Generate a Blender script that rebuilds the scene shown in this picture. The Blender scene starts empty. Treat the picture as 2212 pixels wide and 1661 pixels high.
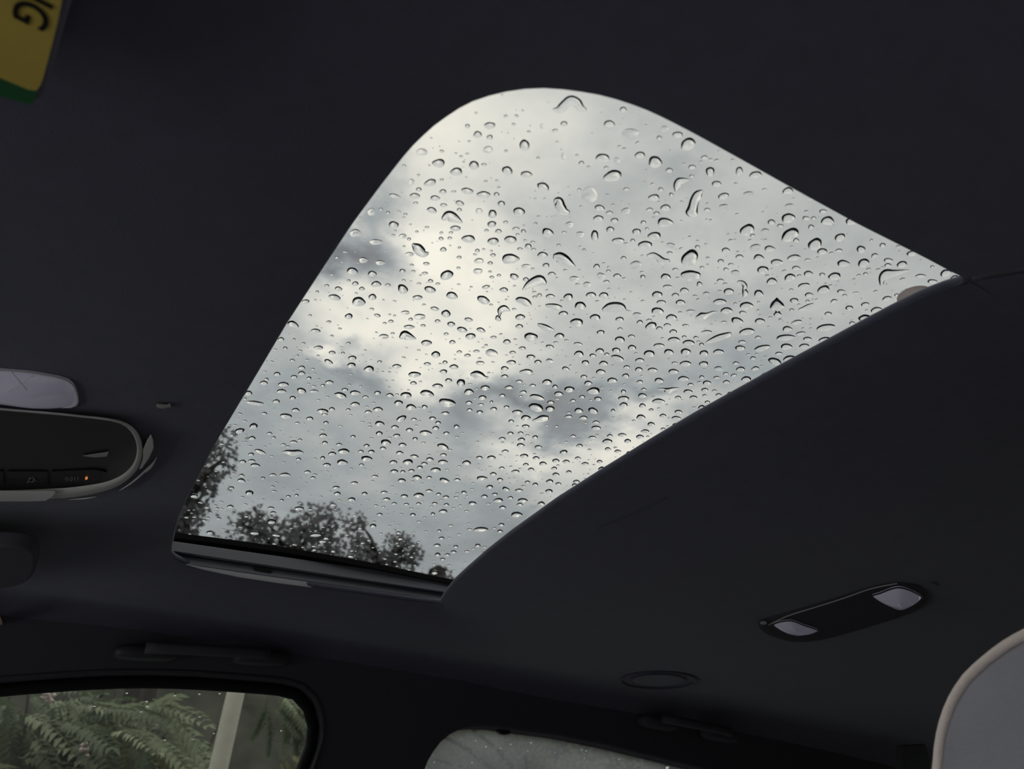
import bpy, bmesh, math, random
from mathutils import Vector, Matrix, noise
random.seed(7)
S = bpy.context.scene
COL = S.collection
PI = math.pi
# ------------------------------------------------------------------ camera
# car axes: X to the rear, Y to the far side, Z up; the camera sits 1.15 m over the ground
W, H, F = 2212.0, 1661.0, 1819.0
CAMZ = 1.15
R = ((0.8569847, -0.2780186, -0.43391576),
     (-0.51504609, -0.43354116, -0.7394387),
     (0.01745737, 0.85717427, -0.51473053))
cd = bpy.data.cameras.new('camera')
cd.sensor_fit = 'HORIZONTAL'; cd.sensor_width = 36.0; cd.lens = F / W * 36.0
cd.clip_start = 0.01; cd.clip_end = 500
cd.dof.use_dof = True; cd.dof.focus_distance = 0.80; cd.dof.aperture_fstop = 11.0
cam = bpy.data.objects.new('camera', cd); COL.objects.link(cam)
M4 = Matrix(R).to_4x4(); M4.translation = Vector((0, 0, CAMZ)); cam.matrix_world = M4
S.camera = cam
RM = Matrix(R)
def ray(px, py): return (RM @ Vector((px - W/2, -(py - H/2), -F))).normalized()
def at_z(px, py, z):                      # z counted from the camera height
    d = ray(px, py); return d * (z / d.z)
def at_y(px, py, y):
    d = ray(px, py); return d * (y / d.y)
def at_x(px, py, x):
    d = ray(px, py); return d * (x / d.x)
# ------------------------------------------------------------------ colour management and world
S.view_settings.view_transform = 'Standard'; S.view_settings.look = 'None'
S.view_settings.gamma = 1.0; S.view_settings.exposure = 0.0; S.view_settings.use_curve_mapping = False
S.cycles.max_bounces = 14; S.cycles.transmission_bounces = 12; S.cycles.transparent_max_bounces = 24
S.cycles.diffuse_bounces = 5; S.cycles.glossy_bounces = 5
TINT = 0.18                                # the sunroof glass is dark: 18 % of the light comes through
SKY = 1.0 / TINT
# cloud patches: pixel centre, radii, tilt, change of brightness (a field of directions in the sky)
CLOUDS = [
 (1010, 310, 240, 170, 0, .16), (930, 330, 110, 90, 0, .12), (1130, 225, 170, 80, 0, .10),
 (960, 590, 190, 95, 30, .30), (900, 555, 60, 60, 0, .14), (1060, 640, 150, 80, 10, .16), (960, 480, 130, 70, 0, .12),
 (845, 430, 50, 60, 0, -.20), (790, 505, 85, 50, -40, -.20), (840, 580, 45, 45, 0, -.17), (730, 565, 80, 40, 20, -.20), (790, 560, 70, 40, 0, -.08),
 (690, 660, 130, 60, 25, .22), (800, 690, 130, 60, 0, .16), (690, 762, 45, 26, 10, .40), (880, 740, 140, 70, 20, .26), (770, 470, 34, 24, -30, .18),
 (745, 732, 28, 14, 0, -.20), (900, 830, 70, 40, 20, .30), (1000, 770, 110, 60, 10, .22), (1180, 780, 130, 50, 0, .06),
 (790, 812, 110, 24, 12, -.12), (620, 830, 90, 24, 10, -.06), (1180, 865, 170, 42, 8, -.17), (1060, 828, 100, 28, 12, -.12), (1390, 875, 150, 34, -14, -.10), (1000, 905, 80, 45, 30, -.10),
 (1250, 960, 170, 50, -14, .28), (1130, 950, 80, 44, 10, .18), (1430, 930, 140, 45, -35, .22), (1300, 1015, 110, 40, -24, .20), (1180, 1060, 60, 40, -20, .10),
 (1150, 1015, 60, 26, 0, -.06), (1440, 420, 80, 36, 0, -.09), (1560, 645, 90, 34, -20, -.10), (1740, 560, 260, 130, 30, .00),
 (1330, 560, 180, 90, 0, .06), (1640, 760, 160, 50, -20, -.07), (1500, 530, 130, 40, 0, .07), (1300, 690, 170, 50, 0, .06), (1500, 710, 110, 34, -15, .08), (1250, 430, 90, 50, 20, -.06),
]
wd = bpy.data.worlds.new('overcast_sky'); S.world = wd; wd.use_nodes = True
nt = wd.node_tree; nt.nodes.clear()
def N(tree, kind, **kw):
    n = tree.nodes.new(kind)
    for k, v in kw.items(): setattr(n, k, v)
    return n
def build_world():
    L = nt.links.new
    tc = N(nt, 'ShaderNodeTexCoord')
    def math_(op, a, b=None, c=None):
        n = N(nt, 'ShaderNodeMath', operation=op)
        for i, v in enumerate((a, b, c)):
            if v is None: continue
            if isinstance(v, (int, float)): n.inputs[i].default_value = v
            else: L(v, n.inputs[i])
        return n.outputs[0]
    nrm = N(nt, 'ShaderNodeVectorMath', operation='NORMALIZE'); L(tc.outputs['Generated'], nrm.inputs[0])
    d = nrm.outputs[0]
    sp = N(nt, 'ShaderNodeSeparateXYZ'); L(d, sp.inputs[0])
    z = math_('MAXIMUM', sp.outputs[2], 0.04)
    cb = N(nt, 'ShaderNodeCombineXYZ')
    L(math_('DIVIDE', sp.outputs[0], math_('ADD', z, .12)), cb.inputs[0]); L(math_('DIVIDE', sp.outputs[1], math_('ADD', z, .12)), cb.inputs[1])
    def fbm(scale, detail, rough):
        n = N(nt, 'ShaderNodeTexNoise', noise_dimensions='3D'); L(cb.outputs[0], n.inputs['Vector'])
        n.inputs['Scale'].default_value = scale; n.inputs['Detail'].default_value = detail
        n.inputs['Roughness'].default_value = rough; n.inputs['Distortion'].default_value = .3
        return n.outputs[0]
    val = math_('MULTIPLY_ADD', fbm(2.2, 6, .55), .30, .49 - .15)
    val = math_('MULTIPLY_ADD', fbm(6.5, 7, .66), .30, math_('SUBTRACT', val, .15))
    # slow falls in brightness towards the horizon on the far side
    val = math_('MULTIPLY_ADD', math_('SUBTRACT', sp.outputs[2], .62), .48, val)
    wob = N(nt, 'ShaderNodeTexNoise'); L(cb.outputs[0], wob.inputs['Vector'])
    wob.inputs['Scale'].default_value = 5.0; wob.inputs['Detail'].default_value = 5.0; wob.inputs['Roughness'].default_value = .6
    ws = N(nt, 'ShaderNodeVectorMath', operation='MULTIPLY_ADD'); L(wob.outputs['Color'], ws.inputs[0])
    ws.inputs[1].default_value = (.17, .17, .17); ws.inputs[2].default_value = (-.085, -.085, -.085)
    dd = N(nt, 'ShaderNodeVectorMath', operation='ADD'); L(d, dd.inputs[0]); L(ws.outputs[0], dd.inputs[1])
    for (px, py, rx, ry, rot, amp) in CLOUDS:
        c = ray(px, py); a = math.radians(rot); ca, sa = math.cos(a), math.sin(a)
        e1 = ray(px + rx*ca, py + rx*sa); e2 = ray(px - ry*sa, py + ry*ca)
        t1 = (e1 - c*e1.dot(c)); t2 = (e2 - c*e2.dot(c)); t2 = t2 - t1*(t2.dot(t1)/t1.dot(t1))
        g = N(nt, 'ShaderNodeCombineXYZ')
        for i, t in enumerate((t1, t2)):
            v = N(nt, 'ShaderNodeVectorMath', operation='DOT_PRODUCT'); L(dd.outputs[0], v.inputs[0])
            v.inputs[1].default_value = t / t.dot(t); L(v.outputs['Value'], g.inputs[i])
        ln = N(nt, 'ShaderNodeVectorMath', operation='LENGTH'); L(g.outputs[0], ln.inputs[0])
        mr = N(nt, 'ShaderNodeMapRange', interpolation_type='SMOOTHSTEP'); L(ln.outputs['Value'], mr.inputs[0])
        mr.inputs[1].default_value = 0.0; mr.inputs[2].default_value = 1.75
        mr.inputs[3].default_value = amp; mr.inputs[4].default_value = 0.0
        val = math_('ADD', val, mr.outputs[0])
    rp = N(nt, 'ShaderNodeValToRGB'); L(val, rp.inputs[0])
    cr = rp.color_ramp
    stops = [(.15, (.172, .184, .196)), (.24, (.242, .258, .266)), (.38, (.355, .388, .392)), (.52, (.51, .525, .505)), (.60, (.60, .608, .575)), (.75, (.775, .765, .69)), (.95, (.97, .935, .81))]
    cr.elements[0].position = stops[0][0]; cr.elements[0].color = stops[0][1] + (1,)
    cr.elements[1].position = stops[-1][0]; cr.elements[1].color = stops[-1][1] + (1,)
    for p, c in stops[1:-1]:
        e = cr.elements.new(p); e.color = c + (1,)
    bg = N(nt, 'ShaderNodeBackground'); L(rp.outputs[0], bg.inputs[0]); bg.inputs[1].default_value = SKY
    out = N(nt, 'ShaderNodeOutputWorld'); L(bg.outputs[0], out.inputs[0])
build_world()
# ------------------------------------------------------------------ materials
def mat(name, color, rough=.6, spec=.5, metal=0.0, bump=0.0, bscale=300.0, var=0.0, vscale=20.0, sheen=0.0, emit=None, coat=0.0, translucent=None):
    m = bpy.data.materials.new(name); m.use_nodes = True
    t = m.node_tree; b = t.nodes['Principled BSDF']; L = t.links.new
    b.inputs['Base Color'].default_value = tuple(color) + (1,)
    b.inputs['Roughness'].default_value = rough; b.inputs['Specular IOR Level'].default_value = spec
    b.inputs['Metallic'].default_value = metal; b.inputs['Sheen Weight'].default_value = sheen
    b.inputs['Coat Weight'].default_value = coat
    tc = N(t, 'ShaderNodeTexCoord')
    if var:
        n = N(t, 'ShaderNodeTexNoise'); L(tc.outputs['Object'], n.inputs['Vector'])
        n.inputs['Scale'].default_value = vscale; n.inputs['Detail'].default_value = 4
        r = N(t, 'ShaderNodeMapRange'); L(n.outputs[0], r.inputs[0])
        r.inputs[1].default_value = .3; r.inputs[2].default_value = .7; r.inputs[3].default_value = 1 - var; r.inputs[4].default_value = 1 + var
        x = N(t, 'ShaderNodeVectorMath', operation='SCALE'); x.inputs[0].default_value = color; L(r.outputs[0], x.inputs['Scale'])
        L(x.outputs[0], b.inputs['Base Color'])
    if bump:
        n = N(t, 'ShaderNodeTexNoise'); L(tc.outputs['Object'], n.inputs['Vector'])
        n.inputs['Scale'].default_value = bscale; n.inputs['Detail'].default_value = 3
        bp = N(t, 'ShaderNodeBump'); bp.inputs['Strength'].default_value = bump; bp.inputs['Distance'].default_value = .002
        L(n.outputs[0], bp.inputs['Height']); L(bp.outputs[0], b.inputs['Normal'])
    if emit:
        b.inputs['Emission Color'].default_value = tuple(emit[0]) + (1,); b.inputs['Emission Strength'].default_value = emit[1]
    if translucent:
        out = t.nodes['Material Output']; tr = N(t, 'ShaderNodeBsdfTranslucent'); tr.inputs[0].default_value = tuple(color) + (1,)
        mx = N(t, 'ShaderNodeMixShader'); mx.inputs[0].default_value = translucent
        L(b.outputs[0], mx.inputs[1]); L(tr.outputs[0], mx.inputs[2]); L(mx.outputs[0], out.inputs[0])
    return m
def thin_glass(name, tint, refl=1.0, fog=0.0, fogcol=(.5, .5, .5)):
    m = bpy.data.materials.new(name); m.use_nodes = True
    t = m.node_tree; t.nodes.clear(); L = t.links.new
    out = N(t, 'ShaderNodeOutputMaterial'); tr = N(t, 'ShaderNodeBsdfTransparent'); tr.inputs[0].default_value = tuple(math.sqrt(c) for c in tint) + (1,)
    gl = N(t, 'ShaderNodeBsdfGlossy'); gl.inputs['Roughness'].default_value = 0.0
    fr = N(t, 'ShaderNodeFresnel'); ge = N(t, 'ShaderNodeNewGeometry'); io = N(t, 'ShaderNodeMapRange')
    L(ge.outputs['Backfacing'], io.inputs[0]); io.inputs[3].default_value = 1.45; io.inputs[4].default_value = 1/1.45; L(io.outputs[0], fr.inputs[0])
    k = N(t, 'ShaderNodeMath', operation='MULTIPLY'); L(fr.outputs[0], k.inputs[0]); k.inputs[1].default_value = refl
    mx = N(t, 'ShaderNodeMixShader'); L(k.outputs[0], mx.inputs[0]); L(tr.outputs[0], mx.inputs[1]); L(gl.outputs[0], mx.inputs[2])
    last = mx.outputs[0]
    if fog:
        tl = N(t, 'ShaderNodeBsdfTranslucent'); tl.inputs[0].default_value = tuple(fogcol) + (1,)
        tc = N(t, 'ShaderNodeTexCoord'); n = N(t, 'ShaderNodeTexNoise'); L(tc.outputs['Object'], n.inputs['Vector']); n.inputs['Scale'].default_value = 9; n.inputs['Detail'].default_value = 5
        r = N(t, 'ShaderNodeMapRange'); L(n.outputs[0], r.inputs[0]); r.inputs[1].default_value = .3; r.inputs[2].default_value = .7
        r.inputs[3].default_value = fog*.7; r.inputs[4].default_value = fog*1.3
        m2 = N(t, 'ShaderNodeMixShader'); L(r.outputs[0], m2.inputs[0]); L(last, m2.inputs[1]); L(tl.outputs[0], m2.inputs[2]); last = m2.outputs[0]
    L(last, out.inputs[0]); return m
def water_mat():
    m = bpy.data.materials.new('water'); m.use_nodes = True
    t = m.node_tree; t.nodes.clear(); L = t.links.new
    out = N(t, 'ShaderNodeOutputMaterial')
    gg = N(t, 'ShaderNodeBsdfGlass'); gg.inputs['IOR'].default_value = 1.33; gg.inputs['Roughness'].default_value = 0.0
    L(gg.outputs[0], out.inputs[0]); return m
def contact_mat():
    # foot of a drop, wetted to the pane: light going down from the water is caught in the dark tinted glass
    m = bpy.data.materials.new('water_contact'); m.use_nodes = True
    t = m.node_tree; t.nodes.clear(); L = t.links.new
    out = N(t, 'ShaderNodeOutputMaterial'); ge = N(t, 'ShaderNodeNewGeometry')
    gg = N(t, 'ShaderNodeBsdfRefraction'); gg.inputs['IOR'].default_value = 1.33; gg.inputs['Roughness'].default_value = 0.0
    df = N(t, 'ShaderNodeBsdfDiffuse'); df.inputs[0].default_value = (.02, .02, .025, 1)
    mx = N(t, 'ShaderNodeMixShader'); L(ge.outputs['Backfacing'], mx.inputs[0]); L(gg.outputs[0], mx.inputs[1]); L(df.outputs[0], mx.inputs[2])
    L(mx.outputs[0], out.inputs[0]); return m
HEAD = mat('headliner_fabric', (.088, .086, .124), .95, .2, bump=.25, bscale=900, var=.06, vscale=60, sheen=.3)
BLACKP = mat('black_plastic', (.012, .012, .014), .45, .4)
DARKP = mat('dark_grey_plastic', (.05, .05, .057), .5, .4, bump=.1, bscale=700)
GREYP = mat('grey_plastic', (.45, .44, .47), .45, .4)
RAILP = mat('rail_plastic', (.19, .19, .22), .5, .4)
TRIM = mat('pillar_trim', (.075, .070, .085), .8, .3, bump=.2, bscale=600)
RUBBER = mat('rubber', (.008, .008, .009), .7, .3, bump=.3, bscale=800)
SATIN = mat('satin_trim', (.66, .66, .61), .45, .5)
CHROME = mat('chrome_trim', (.92, .88, .86), .3, .5, coat=.3)
PIANO = mat('piano_black', (.045, .040, .046), .4, .4)
MILK = mat('milky_lens', (.86, .82, .94), .2, .5, coat=.6, emit=((.80, .74, 1.0), .05))
YELLOW = mat('yellow_label', (.62, .46, .09), .6, .3, var=.06, vscale=30)
GREENB = mat('green_label_band', (.02, .12, .04), .6, .3)
INK = mat('black_ink', (.015, .012, .01), .6, .2)
AMBER = mat('amber_light', (.6, .2, .06), .4, .3, emit=((1.0, .33, .10), .55))
ICON = mat('icon_print', (.30, .30, .28), .5, .3)
LEATHER = mat('grey_leather', (.27, .262, .295), .5, .4, bump=.25, bscale=500, var=.05)
PIPING = mat('beige_piping', (.80, .68, .62), .6, .3, bump=.3, bscale=700)
BEIGE = mat('beige_plastic', (.65, .45, .28), .5, .4)
STICK = mat('grey_translucent_sticker', (.75, .70, .68), .6, .3, translucent=.65)
PAINT = mat('roof_paint', (.02, .02, .025), .3, .5, coat=.6)
SUNGLASS = thin_glass('sunroof_glass', (TINT, TINT, TINT), .35)
DOORGLASS = thin_glass('door_glass', (.42, .43, .41), .5, fog=.006)
REARGLASS = thin_glass('fogged_glass', (.33, .33, .33), .5, fog=.085, fogcol=(.55, .57, .6))
WATER = water_mat(); CONTACT = contact_mat()
LEAF = [mat('leaf_green', (.085, .11, .06), .6, .3, translucent=.35, var=.25, vscale=3),
        mat('leaf_pale', (.23, .26, .165), .6, .3, translucent=.35, var=.2, vscale=3),
        mat('leaf_yellow', (.13, .13, .045), .6, .3, translucent=.35)]
TREELEAF = mat('tree_leaf', (.28, .28, .28), .8, .2, translucent=.6, var=.3, vscale=2)  # leaf grey lifted: glare over the trees is put into the colour
BARK = mat('bark', (.045, .038, .032), .9, .2, bump=.8, bscale=40)
EARTH = mat('bank_earth', (.035, .035, .028), 1.0, .1, var=.5, vscale=2.5)
ASPHALT = mat('wet_asphalt', (.10, .10, .105), .5, .5, var=.15, vscale=5)
POST = mat('pole_concrete', (.25, .235, .20), .8, .3, var=.12, vscale=12)
PETAL = mat('blossom', (.60, .50, .48), .7, .2, translucent=.3)
# ------------------------------------------------------------------ object helpers
def link(name, me, parent=None, m=None, smooth=False):
    if m is not None and len(me.materials) == 0: me.materials.append(m)
    if smooth:
        for p in me.polygons: p.use_smooth = True
    o = bpy.data.objects.new(name, me); COL.objects.link(o)
    if parent is not None: o.parent = parent
    return o
class MB:
    def __init__(s): s.v = []; s.f = []
    def add(s, vs, fs):
        b = len(s.v); s.v += [tuple(v) for v in vs]; s.f += [tuple(i + b for i in f) for f in fs]
    def grid(s, rows, close_u=False, close_v=False, flip=False):
        b = len(s.v); n = len(rows); m = len(rows[0])
        for r in rows: s.v += [tuple(p) for p in r]
        for i in range(n if close_v else n - 1):
            for j in range(m if close_u else m - 1):
                q = (b + i*m + j, b + i*m + (j+1) % m, b + ((i+1) % n)*m + (j+1) % m, b + ((i+1) % n)*m + j)
                s.f.append(q[::-1] if flip else q)
    def tube(s, pts, r, n=8, closed=False):
        rows = []; k = len(pts); pts = [Vector(p) for p in pts]
        up = Vector((0.13, 0.21, 0.97))
        for i, p in enumerate(pts):
            t = (pts[(i+1) % k] - pts[i-1]) if closed else (pts[min(i+1, k-1)] - pts[max(i-1, 0)])
            t.normalize(); a = t.cross(up).normalized(); b = a.cross(t)
            rr = r[i] if isinstance(r, (list, tuple)) else r
            rows.append([p + (a*math.cos(q*2*PI/n) + b*math.sin(q*2*PI/n))*rr for q in range(n)])
        base = len(s.v)
        s.grid(rows, close_u=True, close_v=closed)
        if not closed:
            s.f.append(tuple(base + j for j in range(n))); s.f.append(tuple(base + (k-1)*n + j for j in range(n-1, -1, -1)))
    def prism(s, low, high):
        n = len(low); b = len(s.v); s.v += [tuple(p) for p in low] + [tuple(p) for p in high]
        s.f.append(tuple(b + i for i in range(n))); s.f.append(tuple(b + n + i for i in range(n-1, -1, -1)))
        for i in range(n): s.f.append((b + (i+1) % n, b + i, b + n + i, b + n + (i+1) % n))
    def mesh(s, name):
        me = bpy.data.meshes.new(name); me.from_pydata(s.v, [], s.f)
        bm = bmesh.new(); bm.from_mesh(me); bmesh.ops.recalc_face_normals(bm, faces=bm.faces); bm.to_mesh(me); bm.free()
        me.update(); return me
    def build(s, name, m, parent=None, smooth=False, bevel=0.0):
        o = link(name, s.mesh(name), parent, m, smooth)
        if bevel:
            bv = o.modifiers.new('bevel', 'BEVEL'); bv.width = bevel; bv.segments = 3; bv.limit_method = 'ANGLE'; bv.angle_limit = math.radians(35)
            for p in o.data.polygons: p.use_smooth = True
            try:
                wn = o.modifiers.new('wn', 'WEIGHTED_NORMAL'); wn.keep_sharp = False
            except Exception: pass
        return o
def up(p): return Vector((p[0], p[1], p[2] + CAMZ))       # camera based to ground based
def empty(name, loc, label, cat, group=None, kind=None):
    o = bpy.data.objects.new(name, None); COL.objects.link(o); o.location = loc
    o.empty_display_size = .02
    tag(o, label, cat, group, kind); return o
def tag(o, label, cat=None, group=None, kind=None):
    o['label'] = label
    if cat: o['category'] = cat
    if group: o['group'] = group
    if kind: o['kind'] = kind
    return o
def adopt(parent, *obs):                                  # parent without moving the child
    for o in obs:
        o.parent = parent; o.matrix_parent_inverse = Matrix.Translation(-Vector(parent.location))
def plate(name, outer, holes, depth, M, m, bevel=0.0):    # flat plate with holes from 2D outlines
    cu = bpy.data.curves.new(name, 'CURVE'); cu.dimensions = '2D'; cu.fill_mode = 'BOTH'; cu.extrude = depth/2; cu.bevel_depth = bevel; cu.bevel_resolution = 2
    for poly in [outer] + holes:
        sp = cu.splines.new('POLY'); sp.points.add(len(poly) - 1); sp.use_cyclic_u = True
        for i, (x, y) in enumerate(poly): sp.points[i].co = (x, y, 0, 1)
    tmp = bpy.data.objects.new(name, cu); me = bpy.data.meshes.new_from_object(tmp)
    bpy.data.objects.remove(tmp); bpy.data.curves.remove(cu)
    me.transform(M); me.materials.clear(); me.materials.append(m)
    o = bpy.data.objects.new(name, me); COL.objects.link(o); return o
def smooth_line(pts, n, closed=False):                    # Catmull-Rom resample by arc length
    P = [Vector(p) for p in pts]; k = len(P); out = []
    segs = k if closed else k - 1
    for i in range(segs):
        p0 = P[(i-1) % k] if closed else P[max(i-1, 0)]; p1 = P[i % k]; p2 = P[(i+1) % k]; p3 = P[(i+2) % k] if closed else P[min(i+2, k-1)]
        for s_ in range(12):
            t = s_/12; out.append(.5*((2*p1) + (p2-p0)*t + (2*p0-5*p1+4*p2-p3)*t*t + (3*p1-p0-3*p2+p3)*t**3))
    out.append(P[0].copy() if closed else P[-1].copy())
    L_ = [0.0]
    for a, b in zip(out, out[1:]): L_.append(L_[-1] + (b-a).length)
    res = []; j = 0; m = n if closed else n - 1
    for i in range(n):
        t = L_[-1]*i/m
        while j < len(L_) - 2 and L_[j+1] < t: j += 1
        q = (t - L_[j])/max(L_[j+1] - L_[j], 1e-9); res.append(out[j].lerp(out[j+1], q))
    return res
# ------------------------------------------------------------------ ceiling with the sunroof opening
ZC = .33
LIP_PX = [(372,1180),(377,1155),(388,1116),(407,1074),(430,1030),(463,965),(500,903),(560,803),(620,702),(700,580),(760,490),(820,409),(870,345),(900,311),
 (940,275),(985,243),(1030,220),(1080,205),(1130,197),(1180,195),(1230,199),(1290,209),(1340,222),(1390,240),(1440,263),(1500,294),(1600,349),(1700,405),
 (1850,487),(2000,562),(2060,594),(2088,606),
 (2075,611),(2030,625),(1985,644),(1930,671),(1880,697),(1800,740),(1700,793),(1600,848),(1500,903),(1400,962),(1300,1023),(1200,1086),(1100,1157),(1050,1196),
 (1005,1235),(980,1258),(962,1280),(948,1304),
 (900,1299),(800,1285),(678,1268),(600,1258),(515,1245),(440,1230),(400,1218),(378,1206),(370,1194)]
LIP = [at_z(x, y, ZC) for x, y in LIP_PX]
def resample_poly(P, n):
    L_ = [0.0]; Q = P + [P[0]]
    for a, b in zip(Q, Q[1:]): L_.append(L_[-1] + (b-a).length)
    res = []; j = 0
    for i in range(n):
        t = L_[-1]*i/n
        while L_[j+1] < t: j += 1
        res.append(Q[j].lerp(Q[j+1], (t - L_[j])/max(L_[j+1]-L_[j], 1e-9)))
    return res
NR = 260
RING = resample_poly(LIP, NR)
def dist_open(x, y):
    p = Vector((x, y)); best = 1e9
    for i in range(0, len(LIP)):
        a = LIP[i-1].xy; b = LIP[i].xy; ab = b - a; l2 = ab.dot(ab)
        t = 0 if l2 < 1e-12 else max(0, min(1, (p-a).dot(ab)/l2))
        best = min(best, (p - (a + ab*t)).length)
    return best
LIFT, LLEN = .030, .12
def ceil_z(x, y, d=None):
    if d is None: d = dist_open(x, y)
    z = ZC - LIFT*(1 - math.exp(-d/LLEN))
    s = abs(y - .63)
    if s > .56: z -= .05*((s - .56)/.07)**2
    if x > .8: z -= .025*(x - .8)**2
    if x < 0: z -= .25*x*x
    return z
def on_ceil(px, py, off=0.0):              # where the sight line meets the headliner
    z = ZC - .015
    for _ in range(12):
        p = at_z(px, py, z - off); z = ceil_z(p.x, p.y)
    return at_z(px, py, z - off)
XA, XB, YA, YB = -.20, 2.1, .0, 1.26
def build_ceiling():
    c = Vector((.30, .58)); rows = []
    outer = []
    for p in RING:
        d = (p.xy - c).normalized(); t = 1e9
        if d.x > 0: t = min(t, (XB - c.x)/d.x)
        if d.x < 0: t = min(t, (XA - c.x)/d.x)
        if d.y > 0: t = min(t, (YB - c.y)/d.y)
        if d.y < 0: t = min(t, (YA - c.y)/d.y)
        outer.append(c + d*t)
    nrm = []
    for i in range(NR):
        t = (RING[(i+1) % NR] - RING[i-1]).xy.normalized(); n = Vector((t.y, -t.x))
        if n.dot(RING[i].xy - c) < 0: n = -n
        nrm.append(n)
    def ring(out, dz): return [Vector((RING[i].x + nrm[i].x*out, RING[i].y + nrm[i].y*out, ZC + dz)) for i in range(NR)]
    rows.append(ring(.030, .0085)); rows.append(ring(.006, .0080)); rows.append(ring(.0018, .0066)); rows.append(ring(0, .0040)); rows.append(ring(.0002, .0016))
    K = 30
    for k in range(K + 1):
        t = (k/K)**2.2; row = []
        for i in range(NR):
            p = RING[i].xy + nrm[i]*.0016; q = outer[i]; r = p.lerp(q, t)
            row.append(Vector((r.x, r.y, ceil_z(r.x, r.y))))
        rows.append(row)
    mb = MB(); mb.grid([[up(p) for p in r] for r in rows], close_u=True)
    o = mb.build('ceiling', HEAD, smooth=True)
    tag(o, 'dark charcoal fabric headliner around the wet sunroof', kind='structure')
    # welt that runs on from the pointed rear corner
    pts = [on_ceil(2086 + 52*t, 604 + 29*t, .0006) for t in [i/8 for i in range(9)]]
    w = MB(); w.tube([up(p) for p in pts], [.0007*(1 - .7*i/8) for i in range(9)], 6)
    w.build('seam', HEAD, o, True)
    pts = [on_ceil(1276 + 165*t, 1147 - 72*t, .0003) for t in [i/8 for i in range(9)]]
    w = MB(); w.tube([up(p) for p in pts], [.0003 + .0005*math.sin(PI*i/8) for i in range(9)], 6)
    w.build('seam', HEAD, o, True)
    return o
CEIL = build_ceiling()
# ------------------------------------------------------------------ sunroof: pane, seal, rails
ZG = .375                                  # underside of the pane
def rrect(x0, x1, y0, y1, r, n=8):
    pts = []
    for cx, cy, a0 in ((x1-r, y1-r, 0), (x0+r, y1-r, 90), (x0+r, y0+r, 180), (x1-r, y0+r, 270)):
        for i in range(n+1):
            a = math.radians(a0 + 90*i/n); pts.append((cx + r*math.cos(a), cy + r*math.sin(a)))
    return pts
def shift(z): return Matrix.Translation((0, 0, z + CAMZ))
sun = empty('window_1', (.4, .63, ZG + CAMZ), 'wet tinted sunroof pane with far side rails in its opening', None, kind='structure')
PANE = rrect(-.06, .95, .10, 1.115, .10)
o = plate('glass_pane', PANE, [], .005, shift(ZG + .0025), SUNGLASS); adopt(sun, o)
ZT = ZG + .005 + .0003                     # raindrops rest here
def line_at(l, x): return l[0] + (l[1] - l[0])*(x - 385)/(938.5 - 385)
# seal with the slightly bowed inner edge seen against the sky
lo, hi, lo2, hi2 = [], [], [], []
for i in range(13):
    x = 360 + (1000 - 360)*i/12; t = i/12
    y = line_at((1152.5, 1246), x) - 9*math.sin(PI*min(1, max(0, (x - 375)/600)))
    p = at_z(x, y, ZG - .001); lo.append(p)
mb = MB()
A = [up(p) for p in lo]
rows = [[up((p.x, 1.115, ZG - .0005)) for p in lo], [up((p.x, p.y, ZG - .0005)) for p in lo], [up((p.x, p.y + .001, ZG - .007)) for p in lo], [up((p.x, 1.115, ZG - .007)) for p in lo]]
mb.grid(rows, close_v=True)
o = mb.build('rubber_seal', RUBBER); adopt(sun, o)
SLAT_T, SLAT_B, RAIL_T, RAIL_B = (1170.5, 1248.5), (1192, 1275.6), (1199, 1280), (1216, 1294)
def loft_bar(name, m, top, bot, y, depth=.05, bevel=.0008, lip=0.0):
    mb = MB(); ends = []
    for x in (330, 1030):
        t = at_y(x, line_at(top, x), y + lip); b_ = at_y(x, line_at(bot, x), y)
        ends.append([up(b_), up(t), up(t + Vector((0, depth, .0005))), up(b_ + Vector((0, depth, .0)))])
    mb.prism(ends[0], ends[1]); o = mb.build(name, m, bevel=bevel); adopt(sun, o); return o
loft_bar('slide_rail', RAILP, SLAT_T, SLAT_B, 1.0435, lip=.004)
loft_bar('drain_channel', RUBBER, (SLAT_B[0] - 3, SLAT_B[1] - 3), (RAIL_T[0] + 3, RAIL_T[1] + 3), 1.060, bevel=0)
loft_bar('guide_rail', RAILP, RAIL_T, RAIL_B, 1.0475, lip=.003)
mb = MB(); rows = []
for x, y in ((399, 1219), (440, 1231), (515, 1246.5), (600, 1259.5), (678, 1269.5), (800, 1286.5), (900, 1300.5), (960, 1308)):
    t = at_y(x, line_at(RAIL_B, x) - .5, 1.049); m_ = at_y(x, line_at(RAIL_B, x)*.6 + y*.4, 1.0475); b_ = at_y(x, y, 1.0475)
    rows.append([up(b_), up(m_), up(t), up(t + Vector((0, .02, .004))), up(b_ + Vector((0, .02, .010)))])
mb.grid(rows, close_u=True); mb.f += [(0, 1, 2, 3, 4), tuple(7*5 + q for q in range(5))]
o = mb.build('edge_strip', GREYP, bevel=.0004); adopt(sun, o)
p = at_y(568, 1232, 1.0484)
mb = MB(); mb.prism([up((p.x - .010, 1.0478, p.z - .002)), up((p.x + .010, 1.0478, p.z - .002)), up((p.x + .013, 1.0478, p.z + .002)), up((p.x - .013, 1.0478, p.z + .002))],
                    [up((p.x - .010, 1.052, p.z - .002)), up((p.x + .010, 1.052, p.z - .002)), up((p.x + .013, 1.052, p.z + .002)), up((p.x - .013, 1.052, p.z + .002))])
o = mb.build('rail_clip', BLACKP); adopt(sun, o)
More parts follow.
